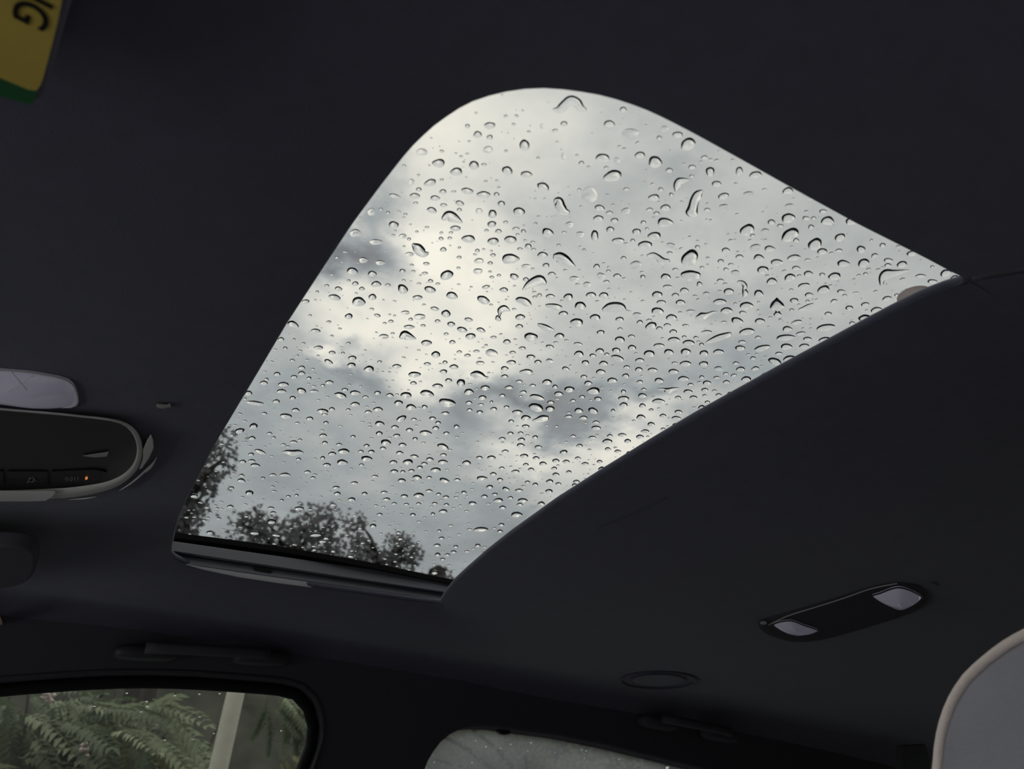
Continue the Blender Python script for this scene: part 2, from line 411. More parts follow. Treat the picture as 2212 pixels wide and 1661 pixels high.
# round grey disc stuck under the pane at the rear corner
c = at_z(1976, 641, ZG - .0012)
mb = MB(); rr = (at_z(2018, 652, ZG) - at_z(1984, 652, ZG)).length
mb.prism([up((c.x + rr*1.05*math.cos(a*PI/14), c.y + rr*1.05*math.sin(a*PI/14), ZG - .0016)) for a in range(28)], [up((c.x + rr*1.05*math.cos(a*PI/14), c.y + rr*1.05*math.sin(a*PI/14), ZG - .0002)) for a in range(28)])
o = mb.build('round_sticker', STICK); tag(o, 'round grey translucent disc half hidden at the pointed rear corner of the sunroof', 'sticker')
# ------------------------------------------------------------------ roof skin and body shell
o = plate('trim_1', rrect(-.22, 2.12, .04, 1.22, .05), [rrect(-.045, .935, .115, 1.10, .09)], .004, shift(ZG + .0085), PAINT)
tag(o, 'dark painted roof skin around the sunroof pane', kind='structure')
TILT = .40
def side_M(far):                           # maps plate (x, z) to the leaning side of the car
    if far: return Matrix(((1, 0, 0, 0), (0, -TILT, 1, 1.26 + TILT*.25), (0, 1, 0, CAMZ), (0, 0, 0, 1)))
    return Matrix(((1, 0, 0, 0), (0, TILT, 1, -TILT*.25), (0, 1, 0, CAMZ), (0, 0, 0, 1)))
def on_side(px, py, off=0.0):
    d = ray(px, py); t = (1.26 + TILT*.25 + off)/(d.y + TILT*d.z); return d*t
def xz(px): return [(on_side(*q).x, on_side(*q).z) for q in px]
W2 = xz([(-150,1530),(0,1507),(100,1498),(200,1491),(300,1488),(400,1490),(500,1496),(600,1504),(630,1511),(650,1528),(662,1556),(664,1590),(655,1625),(640,1661)])
W2 = [(-.42, -.20), (-.40, -.12)] + W2 + [(W2[-1][0] - .02, -.02), (W2[-1][0] - .03, -.20)]
W3 = xz([(912,1661),(918,1645),(930,1625),(945,1605),(965,1588),(990,1576),(1020,1572),(1060,1573),(1100,1579),(1200,1592),(1300,1612),(1400,1636),(1500,1661),(1600,1690)])
W3 = [(W3[0][0] - .06, -.20), (W3[0][0] - .03, -.02)] + W3 + [(1.42, .10), (1.46, -.05), (1.40, -.20)]
BODY = [(-.19, .378), (-1.0, -.28), (-1.0, -.80), (2.12, -.80), (2.12, .33), (2.0, .378)]
def far_pane(name, hole, m, kids):
    o = plate(name, hole, [], .004, side_M(True) @ Matrix.Translation((0, 0, .012)), m)
    return o
def grow(P, d):
    c = Vector((sum(p[0] for p in P)/len(P), sum(p[1] for p in P)/len(P))); out = []
    n = len(P)
    for i in range(n):
        t = Vector(P[(i+1) % n]) - Vector(P[i-1]); t.normalize(); m_ = Vector((t.y, -t.x))
        if m_.dot(Vector(P[i]) - c) < 0: m_ = -m_
        out.append((P[i][0] + m_.x*d, P[i][1] + m_.y*d))
    return out
wl = plate('wall_left', BODY, [grow(W2, .020), grow(W3, .004)], .03, side_M(True) @ Matrix.Translation((0, 0, .006)), TRIM, bevel=.004)
tag(wl, 'dark pillar and door trim of the far side of the car', kind='structure')
wr = plate('wall_right', BODY, [grow(W2, .01), grow(W3, .004)], .03, side_M(False) @ Matrix.Translation((0, 0, -.02)), TRIM)
tag(wr, 'dark door trim of the near side of the car', kind='structure')
def seal_ring(P, r, off, m, name, parent):
    pts = [Vector((x, 1.26 + TILT*.25 - TILT*z + off, z)) for x, z in P]
    mb = MB(); mb.tube([up(p) for p in pts], r, 8, closed=True)
    o = mb.build(name, m, smooth=True); adopt(parent, o)
w2 = empty('window_2', (.1, 1.22, CAMZ + .1), 'front side window of the far door with foliage and a pole outside', None, kind='structure')
o = far_pane('glass_pane', grow(W2, .012), DOORGLASS, None); adopt(w2, o)
seal_ring(smooth_line([(x, z, 0) for x, z in grow(W2, .008)], 90, True) and [(p.x, p.y) for p in smooth_line([(x, z, 0) for x, z in grow(W2, .008)], 90, True)], .0085, .0, RUBBER, 'rubber_seal', w2)
seal_ring([(p.x, p.y) for p in smooth_line([(x, z, 0) for x, z in grow(W2, .020)], 90, True)], .0035, -.012, DARKP, 'seal_lip', w2)
w3 = empty('window_3', (1.0, 1.22, CAMZ + .1), 'fogged rear side window of the far door with pale blurred trees outside', None, kind='structure')
o = far_pane('glass_pane', grow(W3, .010), REARGLASS, None); adopt(w3, o)
seal_ring([(p.x, p.y) for p in smooth_line([(x, z, 0) for x, z in grow(W3, .004)], 90, True)], .004, -.002, RUBBER, 'rubber_seal', w3)
c = on_side(1090, 1579, -.004)
mb = MB(); mb.prism([up(c + Vector((.012*math.cos(a*PI/8), 0, .0055*math.sin(a*PI/8)))) for a in range(16)], [up(c + Vector((.012*math.cos(a*PI/8), .008, .0055*math.sin(a*PI/8)))) for a in range(16)])
o = mb.build('clip', BLACKP, bevel=.001); adopt(w3, o)
def flat(name, pts, m, label, t=.01):
    a = [Vector(p) for p in pts]; n = (a[1]-a[0]).cross(a[2]-a[0]).normalized()*t
    mb = MB(); mb.prism([up(p) for p in a], [up(p + n) for p in a]); o = mb.build(name, m); tag(o, label, kind='structure'); return o
flat('floor', [(-1.0, -.30, -.81), (2.12, -.30, -.81), (2.12, 1.62, -.81), (-1.0, 1.62, -.81)], DARKP, 'dark carpeted floor of the car', -.02)
flat('wall_rear', [(2.10, -.25, -.80), (2.10, 1.55, -.80), (2.10, 1.30, .12), (2.10, .0, .12)], DARKP, 'dark rear wall of the cabin below the tailgate window')
flat('wall_front', [(-.99, -.25, -.80), (-.99, 1.55, -.80), (-.99, 1.40, -.28), (-.99, -.12, -.28)], DARKP, 'dark firewall of the cabin below the windscreen')
mb = MB(); mb.prism([up(p) for p in [(-1.02, -.05, -.30), (-1.02, 1.31, -.30), (-2.15, 1.22, -.42), (-2.15, .04, -.42)]], [up(p) for p in [(-1.02, -.05, -.60), (-1.02, 1.31, -.60), (-2.15, 1.22, -.75), (-2.15, .04, -.75)]])  # bonnet out of view, added as a pale reflector to lighten the front headliner
o = mb.build('trim_2', mat('bounce_bonnet_paint', (.75, .76, .80), .35, .5, coat=.5), bevel=.03); tag(o, 'unseen pale bonnet ahead of the windscreen, added to bounce sky light inside', kind='structure')
# dashboard and front seats complete the cabin just outside the frame
mb = MB(); rows = []
for y in (-.10, 1.36):
    rows.append([up(p) for p in [(-.98, y, -.29), (-.70, y, -.26), (-.52, y, -.30), (-.47, y, -.42), (-.60, y, -.62), (-.98, y, -.62)]])
mb.grid(rows, close_u=True); n = len(mb.v)
mb.f.append((0, 1, 2, 3, 4, 5)); mb.f.append((6, 7, 8, 9, 10, 11))
o = mb.build('dashboard', DARKP, bevel=.02); tag(o, 'dark dashboard across the front of the cabin', 'dashboard')
# ------------------------------------------------------------------ things on the headliner
def cap_from_px(px, m, name, parent, bulge, rim=.0, offset=.001, rings=7, power=2.0):   # domed lens hanging under the headliner
    base = [on_ceil(x, y, offset) for x, y in px]
    P = smooth_line([(p.x, p.y, p.z) for p in base], 48, True)
    c = sum(P, Vector())/len(P); rows = []
    rows.append([p + Vector((0, 0, .004)) for p in P])
    for k in range(rings):
        s_ = 1 - k/rings*1.0
        rows.append([c.lerp(p, s_) - Vector((0, 0, bulge*(1 - s_**power))) for p in P])
    mb = MB(); mb.grid([[up(p) for p in r] for r in rows], close_u=True)
    b = len(mb.v); mb.v.append(tuple(up(c - Vector((0, 0, bulge))))); last = b - 48
    for i in range(48): mb.f.append((last + i, last + (i+1) % 48, b))
    o = mb.build(name, m, smooth=True)
    if parent: adopt(parent, o)
    return o, P, c
def rim_from(P, r, m, name, parent, dz=0.0):
    mb = MB(); mb.tube([up(p - Vector((0, 0, dz))) for p in P], r, 8, closed=True)
    o = mb.build(name, m, smooth=True); adopt(parent, o); return o
# --- map light at the left edge
c = on_ceil(40, 840)
ml = empty('map_light', up(c), 'glossy milky map light lens at the left edge above the overhead console', 'lamp')
px = [(-150,782),(-60,790),(0,798),(60,803),(110,811),(140,818),(156,828),(164,842),(168,860),(166,872),(150,878),(110,876),(60,869),(0,861),(-60,855),(-150,846),(-175,815)]
ln, P, cc = cap_from_px(px, MILK, 'lens', ml, .012, power=2.6)
rim_from(P, .0008, CHROME, 'lens_rim', ml, .0006)
for (a, b) in (((22, 800), (58, 842)), ((15, 846), (72, 812))):
    pts = [on_ceil(a[0] + (b[0]-a[0])*t, a[1] + (b[1]-a[1])*t, .0118) for t in (0, .25, .5, .75, 1)]
    mb = MB(); mb.tube([up(p) for p in pts], .00035, 5); o = mb.build('lens_rib', mat('lens_rib', (1.0, .98, 1.0), .3, .5), smooth=True); adopt(ml, o)
# --- overhead console
oc = empty('overhead_console', up(on_ceil(120, 985)), 'dark overhead console with round grey rim and orange indicator left of the sunroof', 'console')
OUT = [(-220,866),(-100,873),(0,881),(60,886),(120,891),(180,897),(235,903),(268,911),(290,925),(303,945),(308,968),(305,995),(292,1020),(268,1042),(235,1058),(195,1068),(150,1075),(100,1078),(50,1080),(0,1082),(-100,1086),(-220,1090)]
INN = [(-215,869),(-100,877),(0,885),(60,890),(120,895),(180,901),(232,907),(262,916),(281,930),(292,949),(296,970),(292,992),(280,1012),(258,1029),(228,1041),(190,1048),(150,1053),(100,1056),(50,1058),(0,1059),(-100,1060),(-215,1062)]
def curve_px(px, n, off): return smooth_line([tuple(on_ceil(x, y, off)) for x, y in px], n)
A0 = curve_px(OUT, 70, -.004); A1 = curve_px(OUT, 70, .006); B1 = curve_px(INN, 70, .0075); B0 = curve_px(INN, 70, -.003)
mb = MB(); mb.grid([[up(p) for p in r] for r in (A0, A1, [a.lerp(b, .5) - Vector((0, 0, .0012)) for a, b in zip(A1, B1)], B1, B0)])
o = mb.build('bezel', SATIN, smooth=True); adopt(oc, o)
o['label'] = 'grey satin bezel'
mb = MB(); q = [up(p) for p in curve_px(INN, 70, .0015)]; q2 = [p + Vector((0, 0, .003)) for p in q]; mb.prism(q, q2)
o = mb.build('recessed_panel', PIANO); adopt(oc, o)
def px_box(px, o0, o1, name, m, parent, bevel=.0006):
    mb = MB(); mb.prism([up(on_ceil(x, y, o0)) for x, y in px], [up(on_ceil(x, y, o1)) for x, y in px]); o = mb.build(name, m, bevel=bevel)
    if parent: adopt(parent, o)
    return o
BTN = [[(-100,1016),(8,1018),(9,1046),(-100,1046)], [(16,1018),(103,1018),(106,1047),(17,1047)], [(112,1018),(205,1014),(232,1020),(200,1043),(112,1048)]]
KEYS = mat('button_plastic', (.030, .027, .030), .5, .4)
btn = [px_box(b, .0018, .0030, 'button', KEYS, oc) for b in BTN]
def icon(lines, parent, w=.00035, off=.0034, name='icon'):
    mb = MB()
    for ln_ in lines: mb.tube([up(on_ceil(x, y, off)) for x, y in ln_], w, 5)
    o = mb.build(name, ICON); o.parent = parent; return o
icon([[(59,1042),(62,1040),(63,1033),(72,1032),(73,1040),(68,1041),(62,1040)], [(73,1033),(77,1038),(80,1040)], [(63,1033),(66,1036)]], btn[1])
icon([[(144,1030),(141,1034),(144,1039)], [(154,1030),(157,1034),(154,1039)], [(145,1034),(147,1032),(151,1032),(153,1034),(151,1037),(147,1037),(145,1034)], [(161,1031),(162,1038)], [(167,1030),(169,1034),(168,1038)]], btn[2])
mb = MB(); cc = on_ceil(187, 1032, .0031)
mb.prism([up(cc + Vector((.0010*math.cos(a*PI/6), .0030*math.sin(a*PI/6), 0))) for a in range(12)], [up(cc + Vector((.0010*math.cos(a*PI/6), .0030*math.sin(a*PI/6), -.0008))) for a in range(12)])
o = mb.build('indicator_light', AMBER); o.parent = btn[2]; o['label'] = 'orange indicator light'
px_box([(178,984),(236,975),(231,986),(206,988),(184,986)], .0018, .0030, 'slider', mat('slider_plastic', (.45, .45, .42), .5, .4), oc)
px_box([(-200,1060),(0,1060),(118,1060),(121,1064),(112,1075),(98,1082),(60,1083),(0,1083),(-200,1086)], .0068, .0105, 'trim_key', CHROME, oc, .0012)
# outer crescent of trim with two thin bright lips
px_box([(309,970),(318,950),(326,937),(331,950),(332,968),(322,990),(306,1012),(300,1014),(308,992)], .001, .007, 'trim_wing', SATIN, oc, .001)
for pl, w in (([(258,1060),(285,1042),(308,1022),(330,1000),(338,988)], .0011), ([(314,1021),(325,1010),(335,995)], .0009), ([(150,1079),(180,1077),(208,1073)], .0006)):
    mb = MB(); mb.tube([up(p) for p in curve_px(pl, 14, .003)], [w*(.3 + .7*math.sin(PI*(i + .5)/14)) for i in range(14)], 6); o = mb.build('trim_lip', CHROME, smooth=True); adopt(oc, o)
# --- small pale raised mark on the headliner
o = px_box([(336,876),(341,872),(352,873),(362,874),(367,870),(370,880),(364,880),(352,883),(342,881)], -.001, .0025, 'clip', mat('pale_mark', (.5, .48, .45), .6, .3), None, .0006)
tag(o, 'tiny pale grey mark on the headliner above the overhead console', 'clip')
o = px_box([(2012,1258),(2019,1260),(2026,1266),(2017,1266),(2011,1262)], -.001, .0025, 'clip.001', mat('clip_plastic_grey', (.22, .21, .22), .6, .3), None, .0006)
tag(o, 'tiny grey clip on the headliner right of the reading lamps', 'clip')
# --- sun visors
def visor(name, px, z, label, m=HEAD):
    P = [at_z(x, y, z) for x, y in px]
    c = sum(P, Vector())/len(P)
    e = empty(name, up(c), label, 'sun visor')
    P2 = smooth_line([tuple(p) for p in P], 60, True)
    mb = MB(); mb.prism([up(p) for p in P2], [up(p + Vector((0, 0, .016))) for p in P2]); o = mb.build('panel', m, bevel=.003); adopt(e, o)
    return e
ZV = .275
pe = [(150,-60),(146,0),(118,100),(94,190),(86,222),(60,226),(0,206),(-150,150),(-420,40),(-700,-80),(-500,-420),(-100,-420)]
sv = visor('sun_visor', pe, ZV, 'near sun visor at the upper left corner with yellow warning label')
def onv(x, y, off): return at_z(x, y, ZV - off)
def strip(px, o0, o1, name, m, parent):
    mb = MB(); mb.prism([up(onv(x, y, o0)) for x, y in px], [up(onv(x, y, o1)) for x, y in px]); o = mb.build(name, m); adopt(parent, o); return o
lab = strip([(137,-60),(134,0),(125,45),(110,105),(92,172),(86,186),(78,196),(60,193),(0,168),(-250,80),(-250,-300),(160,-300)], .0006, -.0005, 'warning_label', YELLOW, sv); lab['label'] = 'yellow warning label'
gb = strip([(78,196),(60,193),(0,168),(-250,80),(-250,128),(0,208),(55,224),(70,226),(76,214)], .0005, -.0005, 'label_band', GREENB, sv); gb['label'] = 'dark green band below the yellow label'
def word(text, p_mid_last, dirpx, size, parent):
    # text runs along dirpx in the picture on the visor; the last letter is centred at p_mid_last
    a = onv(*p_mid_last, .001); b = onv(p_mid_last[0] + dirpx[0], p_mid_last[1] + dirpx[1], .001)
    ex = (b - a); ex.z = 0; ex.normalize(); ez = Vector((0, 0, -1)); ey = ez.cross(ex)
    cu = bpy.data.curves.new('letters', 'FONT'); cu.body = text; cu.size = size; cu.extrude = .0002; cu.offset = size*.010; cu.align_x = 'RIGHT'; cu.align_y = 'CENTER'
    t = bpy.data.objects.new('letters', cu); me = bpy.data.meshes.new_from_object(t); bpy.data.objects.remove(t); bpy.data.curves.remove(cu)
    Mx = Matrix((ex, ey, ez)).transposed().to_4x4(); Mx.translation = up(a + ex*size*.36)
    me.transform(Mx); me.materials.clear(); me.materials.append(INK)
    o = bpy.data.objects.new('letters', me); COL.objects.link(o); o.parent = parent; return o
word('WARNING', (63, 31), (-28, 100), .0165, lab)
sv2 = visor('sun_visor.001', [(66,1190),(76,1205),(74,1235),(60,1256),(30,1268),(-60,1278),(-300,1290),(-300,1180),(-60,1180),(30,1183)], .265, 'far sun visor, barely lit, at the left edge below the overhead console', TRIM)
o = px_box([(-30,1325),(0,1330),(5,1342),(6,1354),(2,1362),(-30,1366)], .03, .034, 'beige_tab', BEIGE, None, .001); tag(o, 'small beige tab cut by the left edge below the far sun visor', 'tab')
# --- grab handles over the far doors
def handle(name, pa, pb, y0, label, sag):
    a0 = at_y(*pa, y0); b0 = at_y(*pb, y0); e = empty(name, up((a0 + b0)/2), label, 'grab handle')
    d = (b0 - a0); L_ = d.length; ux = d.normalized(); inn = Vector((0, -1, 0))
    for s_, base in ((1, a0), (-1, b0)):
        mb = MB(); rows = []
        for k, (w, h, t) in enumerate(((.040, .010, -.012), (.040, .010, .004), (.034, .007, .011), (.016, .003, .013))):
            c = base + ux*(.026*s_) + inn*t
            rows.append([up(c + ux*w*math.copysign(abs(math.cos(q*PI/10))**.6, math.cos(q*PI/10)) + Vector((0, 0, h))*math.copysign(abs(math.sin(q*PI/10))**.6, math.sin(q*PI/10))) for q in range(20)])
        mb.grid(rows, close_u=True); n = len(mb.v); mb.f.append(tuple(range(n - 20, n)))
        o = mb.build('mount', DARKP if name == 'grab_handle' else TRIM, smooth=True); adopt(e, o)
    mb = MB(); rows = []
    for i in range(25):
        t = i/24; arch = math.sin(PI*t)**.35 if 0 < t < 1 else 0
        c = a0.lerp(b0, .10 + .80*t) + inn*(.010 + .026*arch) + Vector((0, 0, .004 - .004*arch))
        rows.append([up(c + inn*.010*math.cos(q*PI/6) + Vector((0, 0, .0075))*math.sin(q*PI/6)) for q in range(12)])
    mb.grid(rows, close_u=True); mb.f += [tuple(range(12)), tuple(range(24*12, 25*12))]; o = mb.build('grip', TRIM, smooth=True); adopt(e, o)
    return e
handle('grab_handle', (272, 1408), (606, 1424), 1.225, 'grab handle on the far roof edge above the front side window', 0)
handle('grab_handle.001', (1400, 1556), (1580, 1592), 1.225, 'barely lit grab handle on the far roof edge above the fogged rear window', 0)
# --- rear reading lamps
PB = [(1638,1346),(1646,1338),(1690,1324),(1750,1307),(1820,1286),(1880,1267),(1925,1258),(1960,1258),(1990,1266),(2006,1284),(1996,1304),(1960,1322),(1890,1345),(1820,1366),(1760,1380),(1710,1382),(1665,1370),(1645,1358)]
rl = empty('reading_lamp_unit', up(on_ceil(1820, 1320)), 'dark reading lamp unit with two pale lenses on the headliner at right', 'lamp')
P = smooth_line([tuple(on_ceil(x, y, 0)) for x, y in PB], 72, True); c = sum(P, Vector())/len(P)
mb = MB(); rows = [[p + Vector((0, 0, .004)) for p in P], [p - Vector((0, 0, .002)) for p in P], [c.lerp(p, .985) - Vector((0, 0, .0032)) for p in P], [c.lerp(p, .9) - Vector((0, 0, .0036)) for p in P], [c.lerp(p, .3) - Vector((0, 0, .0036)) for p in P]]
mb.grid([[up(p) for p in r] for r in rows], close_u=True); n = len(mb.v); mb.f.append(tuple(range(n - 72, n)))
o = mb.build('housing', TRIM, smooth=True); adopt(rl, o)
for px, bulge in (([(1884,1287),(1902,1280),(1925,1271),(1942,1268),(1960,1272),(1978,1280),(1992,1289),(1984,1296),(1964,1306),(1948,1311),(1930,1309),(1908,1300)], .012),
                  ([(1670,1349),(1682,1343),(1700,1340),(1714,1341),(1735,1349),(1768,1361),(1752,1366),(1726,1368),(1700,1364),(1682,1358)], .009)):
    ln, Q, cc = cap_from_px(px, MILK, 'lens', rl, bulge, offset=.0045, power=2.2)
    ln['label'] = 'milky lamp lens'
    mb = MB(); mb.tube([up(p - Vector((0, 0, .0006))) for p in Q], .0009, 6, closed=True); o = mb.build('lens_rim', DARKP, smooth=True); adopt(rl, o)
mb = MB(); mb.tube([up(p) for p in curve_px([(1660,1350),(1700,1331),(1760,1312),(1820,1293),(1880,1272),(1938,1260)], 24, .0040)], .0007, 6); o = mb.build('edge_trim', SATIN, smooth=True); adopt(rl, o)
o = px_box([(1641,1344),(1650,1341),(1657,1344),(1655,1349),(1644,1349)], .002, .006, 'end_cap', SATIN, rl, .001)
# --- flush round speaker cover
sc = empty('ceiling_speaker', up(on_ceil(1421, 1468)), 'faint flush round cover on the headliner above the fogged rear window', 'speaker')
cc = on_ceil(1421, 1468); rx = (on_ceil(1505, 1470) - on_ceil(1338, 1466)).length/2
for r_, w, nm in ((rx*.97, .0028, 'outer_ring'), (rx*.70, .0018, 'inner_ring')):
    pts = []
    for a in range(48):
        x, y = cc.x + r_*math.cos(a*PI/24), cc.y + r_*math.sin(a*PI/24); pts.append(up((x, y, ceil_z(x, y) - .0008)))
    mb = MB(); mb.tube(pts, w, 8, closed=True); o = mb.build(nm, HEAD, smooth=True); adopt(sc, o)
pts = [(cc.x + rx*.66*math.cos(a*PI/24), cc.y + rx*.66*math.sin(a*PI/24)) for a in range(48)]
mb = MB(); mb.prism([up((x, y, ceil_z(x, y) - .0018)) for x, y in pts], [up((x, y, ceil_z(x, y) + .002)) for x, y in pts]); o = mb.build('cover_disc', HEAD); adopt(sc, o)
# --- belt trim beside the seat
mb = MB(); q = [at_y(1952,1608,1.12), at_y(2000,1606,1.12), at_y(2012,1640,1.12), at_y(2010,1700,1.12), at_y(1948,1700,1.12)]
mb.prism([up(p) for p in q], [up(p + Vector((0, .02, 0))) for p in q]); o = mb.build('belt_guide', mat('belt_guide_plastic', (.10, .10, .105), .6, .3), bevel=.004)
tag(o, 'dim grey seat belt guide at the bottom edge left of the seat', 'belt guide')
# --- the near front seat: headrest shoulder with beige piping
XS = .47
PIP = [(2036,1722),(2038,1661),(2042,1611),(2052,1563),(2070,1516),(2098,1472),(2124,1446),(2148,1426),(2177,1404),(2216,1381),(2260,1361),(2310,1346),(2370,1338)]
arc = [at_x(x, y, XS) for x, y in PIP]
yc = arc[-1].y - .02
full = arc + [Vector((XS, 2*yc - p.y, p.z)) for p in reversed(arc)]
low = full[0].z; y0_, y1_ = full[0].y, full[-1].y
full = [Vector((XS, y0_ - .001*q/4, low - q/1000)) for q in (220, 160, 105, 60, 25)] + full + [Vector((XS, y1_ + .001*q/4, low - q/1000)) for q in (25, 60, 105, 160, 220)]
Q = smooth_line([tuple(p) for p in full], 110)
seat = empty('front_seat', up((.55, yc, -.80)), 'grey leather seat back with beige piping at the lower right corner', 'seat')
c = sum(Q, Vector())/len(Q); c.z -= .02
mb = MB(); rows = []
for s_, dx in ((1, 0), (.985, -.004), (.95, -.008), (.85, -.013), (.6, -.017), (.3, -.019)):
    rows.append([up(c.lerp(p, s_) + Vector((dx, 0, 0))) for p in Q])
mb.grid(rows, close_u=True); n = len(mb.v); mb.f.append(tuple(range(n - 110, n)))
o = mb.build('seat_face', LEATHER, smooth=True); adopt(seat, o)
mb = MB(); rows = [[up(c.lerp(p, s_) + Vector((dx, 0, 0))) for p in Q] for s_, dx in ((1.0, .002), (1.02, .012), (1.02, .09), (.95, .12), (.5, .13))]
mb.grid(rows, close_u=True); n = len(mb.v); mb.f.append(tuple(range(n - 110, n))); o = mb.build('seat_shell', BLACKP, smooth=True); adopt(seat, o)
mb = MB(); mb.tube([up(p + Vector((-.003, 0, 0)) + (p - c).normalized()*.001) for p in Q], .0031, 10); o = mb.build('piping', PIPING, smooth=True); adopt(seat, o); o['label'] = 'beige piping'
mb = MB(); rows = []
for z, w, x0, x1 in ((-.22 + low, .24, XS - .02, XS + .14), (-.45, .25, XS - .06, XS + .10), (-.66, .25, XS - .10, XS + .06)):
    rows.append([up((x0, yc - w, z)), up((x0 - .03, yc, z)), up((x0, yc + w, z)), up((x1, yc + w*.9, z)), up((x1, yc - w*.9, z))])
mb.grid(rows, close_u=True); mb.f += [(0, 1, 2, 3, 4), (10, 11, 12, 13, 14)]; o = mb.build('lower_back', LEATHER, bevel=.02); adopt(seat, o)
mb = MB(); x = XS - .12
mb.prism([up((x - .48, yc - .25, -.60)), up((x + .10, yc - .25, -.64)), up((x + .10, yc + .25, -.64)), up((x - .48, yc + .25, -.60))], [up((x - .48, yc - .25, -.78)), up((x + .10, yc - .25, -.79)), up((x + .10, yc + .25, -.79)), up((x - .48, yc + .25, -.78))])
o = mb.build('seat_cushion', LEATHER, bevel=.03); adopt(seat, o)
# ------------------------------------------------------------------ outside: ground, bank, shrub, pole, trees
def height(x, y):
    if y < -1.6: return min(7.0, 1.7*(-1.6 - y)) + .3*noise.noise(Vector((x*.8, y*.8, 0)))  # steep near bank, out of view, added to block light from the near windows
    b = max(0.0, y - 5.2)
    return min(4.6, .55*b + .05*b*b) * (.86 + .14*math.sin(x*.9)) + .35*(noise.noise(Vector((x*.8, y*.8, 0)))) * min(1, b)
mb = MB(); rows = []
for j in range(44):
    y = -14 + j*.8 if j < 20 else 2 + (j - 20)*.75
    rows.append([(x, y, height(x, y) if (y > 5 or y < -1.6) else 0) for x in [-14 + i*.9 for i in range(40)]])
mb.grid(rows); o = mb.build('ground', EARTH, smooth=True); tag(o, 'dark earth bank rising beyond the car, plus unseen near bank added to block light', kind='structure')
mb = MB(); mb.prism([(-30, -1.6, .004), (30, -1.6, .004), (30, 3.4, .004), (-30, 3.4, .004)], [(-30, -1.6, .02), (30, -1.6, .02), (30, 3.4, .02), (-30, 3.4, .02)])
o = mb.build('ground.001', ASPHALT); tag(o, 'wet asphalt around the car', kind='structure')
def frond_mesh(n, L_, w, seed, m):
    rnd = random.Random(seed); mb = MB(); sag = rnd.uniform(.25, .5)
    def pt(t): return Vector((0, t*L_, -sag*L_*t*t))
    mb.tube([pt(i/5) for i in range(6)], [.0025*(1 - .7*i/5) for i in range(6)], 3)
    def leaflet(base, d, l, ww):
        s_ = d.cross(Vector((0, 0, 1))).normalized()*ww; m1 = base + d*l*.45 + Vector((0, 0, .12*l)); tip = base + d*l - Vector((0, 0, .15*l))
        mb.add([base, m1 - s_, tip, m1 + s_, m1 - Vector((0, 0, .1*l))], [(0, 4, 1), (1, 4, 2), (0, 3, 4), (4, 3, 2)])
    for i in range(n):
        t = .16 + .82*i/(n-1); b = pt(t); k = math.sin(PI*(.18 + .72*(1-t)))
        for s_ in (-1, 1):
            leaflet(b, Vector((s_*.95, .45, -.2 + rnd.uniform(-.15, .15))).normalized(), w*k*rnd.uniform(.85, 1.1), w*.17)
    leaflet(pt(.98), Vector((0, 1, -.5)).normalized(), w*.6, w*.15)
    me = mb.mesh('frond'); me.materials.append(m); return me
FR = [frond_mesh(11, .30, .085, 1, LEAF[0]), frond_mesh(12, .34, .085, 2, LEAF[1]), frond_mesh(9, .24, .075, 3, LEAF[0]), frond_mesh(10, .26, .08, 4, LEAF[2])]
shr = empty('leafy_shrub', (.6, 4.0, 0), 'tall green shrub with fern like leaves outside the front side window', 'shrub')
mb = MB()
stems = []
for i in range(10):
    x0 = random.uniform(.0, 1.0); top = Vector((x0 + random.uniform(-.5, .5), 4.2 + random.uniform(-.3, .5), random.uniform(1.8, 2.6)))
    pts = [Vector((.5 + (x0-.5)*.5, 4.3, 0)).lerp(top, t) + Vector((0, .12*math.sin(t*3), 0)) for t in (0, .25, .5, .75, 1)]
    mb.tube(pts, [.02, .016, .012, .009, .004], 6)
o = mb.build('stem', BARK, smooth=True); adopt(shr, o)
def put_frond(parent, px, py, y, ang, k, sc, name='frond'):
    p = up(at_y(px, py, y)); o = bpy.data.objects.new(name, FR[k]); COL.objects.link(o)
    o.parent = parent; o.matrix_parent_inverse = Matrix.Translation(-Vector(parent.location))
        # ang: direction of growth in the picture, degrees from image right, clockwise
    d = RM @ Vector((math.cos(math.radians(ang)), -math.sin(math.radians(ang)), .35 + random.uniform(-.3, .3))); d.normalize()
    zz = Vector((0, -.55, .85)); xx = d.cross(zz).normalized(); zz = xx.cross(d)
    o.matrix_basis = Matrix.Translation(p) @ (Matrix((xx, d, zz)).transposed()).to_4x4() @ Matrix.Scale(sc, 4)
    return o
KEY = [(330,1510,20,1,1.0),(350,1545,25,1,1.1),(345,1575,35,1,1.15),(360,1600,50,1,1.0),(300,1530,-20,1,.9),(250,1560,10,1,1.0),(240,1585,-30,1,.9),(270,1600,20,0,1.0),
       (330,1620,10,3,.9),(340,1635,25,3,.9),(320,1560,-60,1,.8),(230,1610,60,3,1.0),(180,1640,70,3,1.0),(260,1630,40,0,1.0),(150,1600,10,0,1.0),(130,1560,-10,0,1.0),
       (290,1570,80,3,.8),(215,1535,-15,0,.9),(180,1555,30,0,.9),(310,1590,5,1,.9),(280,1640,65,1,1.0),(230,1660,60,3,1.0)]
for (px, py, an, k, sc) in KEY: put_frond(shr, px, py, 3.75 + random.uniform(-.1, .1), an, k, sc*.95)
for i in range(215):
    px = random.triangular(-120, 400, 130); py = random.uniform(1490, 1720)
    if px > 330 and py < 1540: continue
    put_frond(shr, px, py, 3.95 + random.uniform(0, .55), random.uniform(-40, 120), random.choice((0, 0, 0, 1, 1, 2)), random.uniform(.55, 1.0))
for i in range(24):
    put_frond(shr, random.uniform(575, 680), random.uniform(1500, 1540), 4.6, random.uniform(0, 100), random.choice((0, 1, 2)), random.uniform(.5, .8))
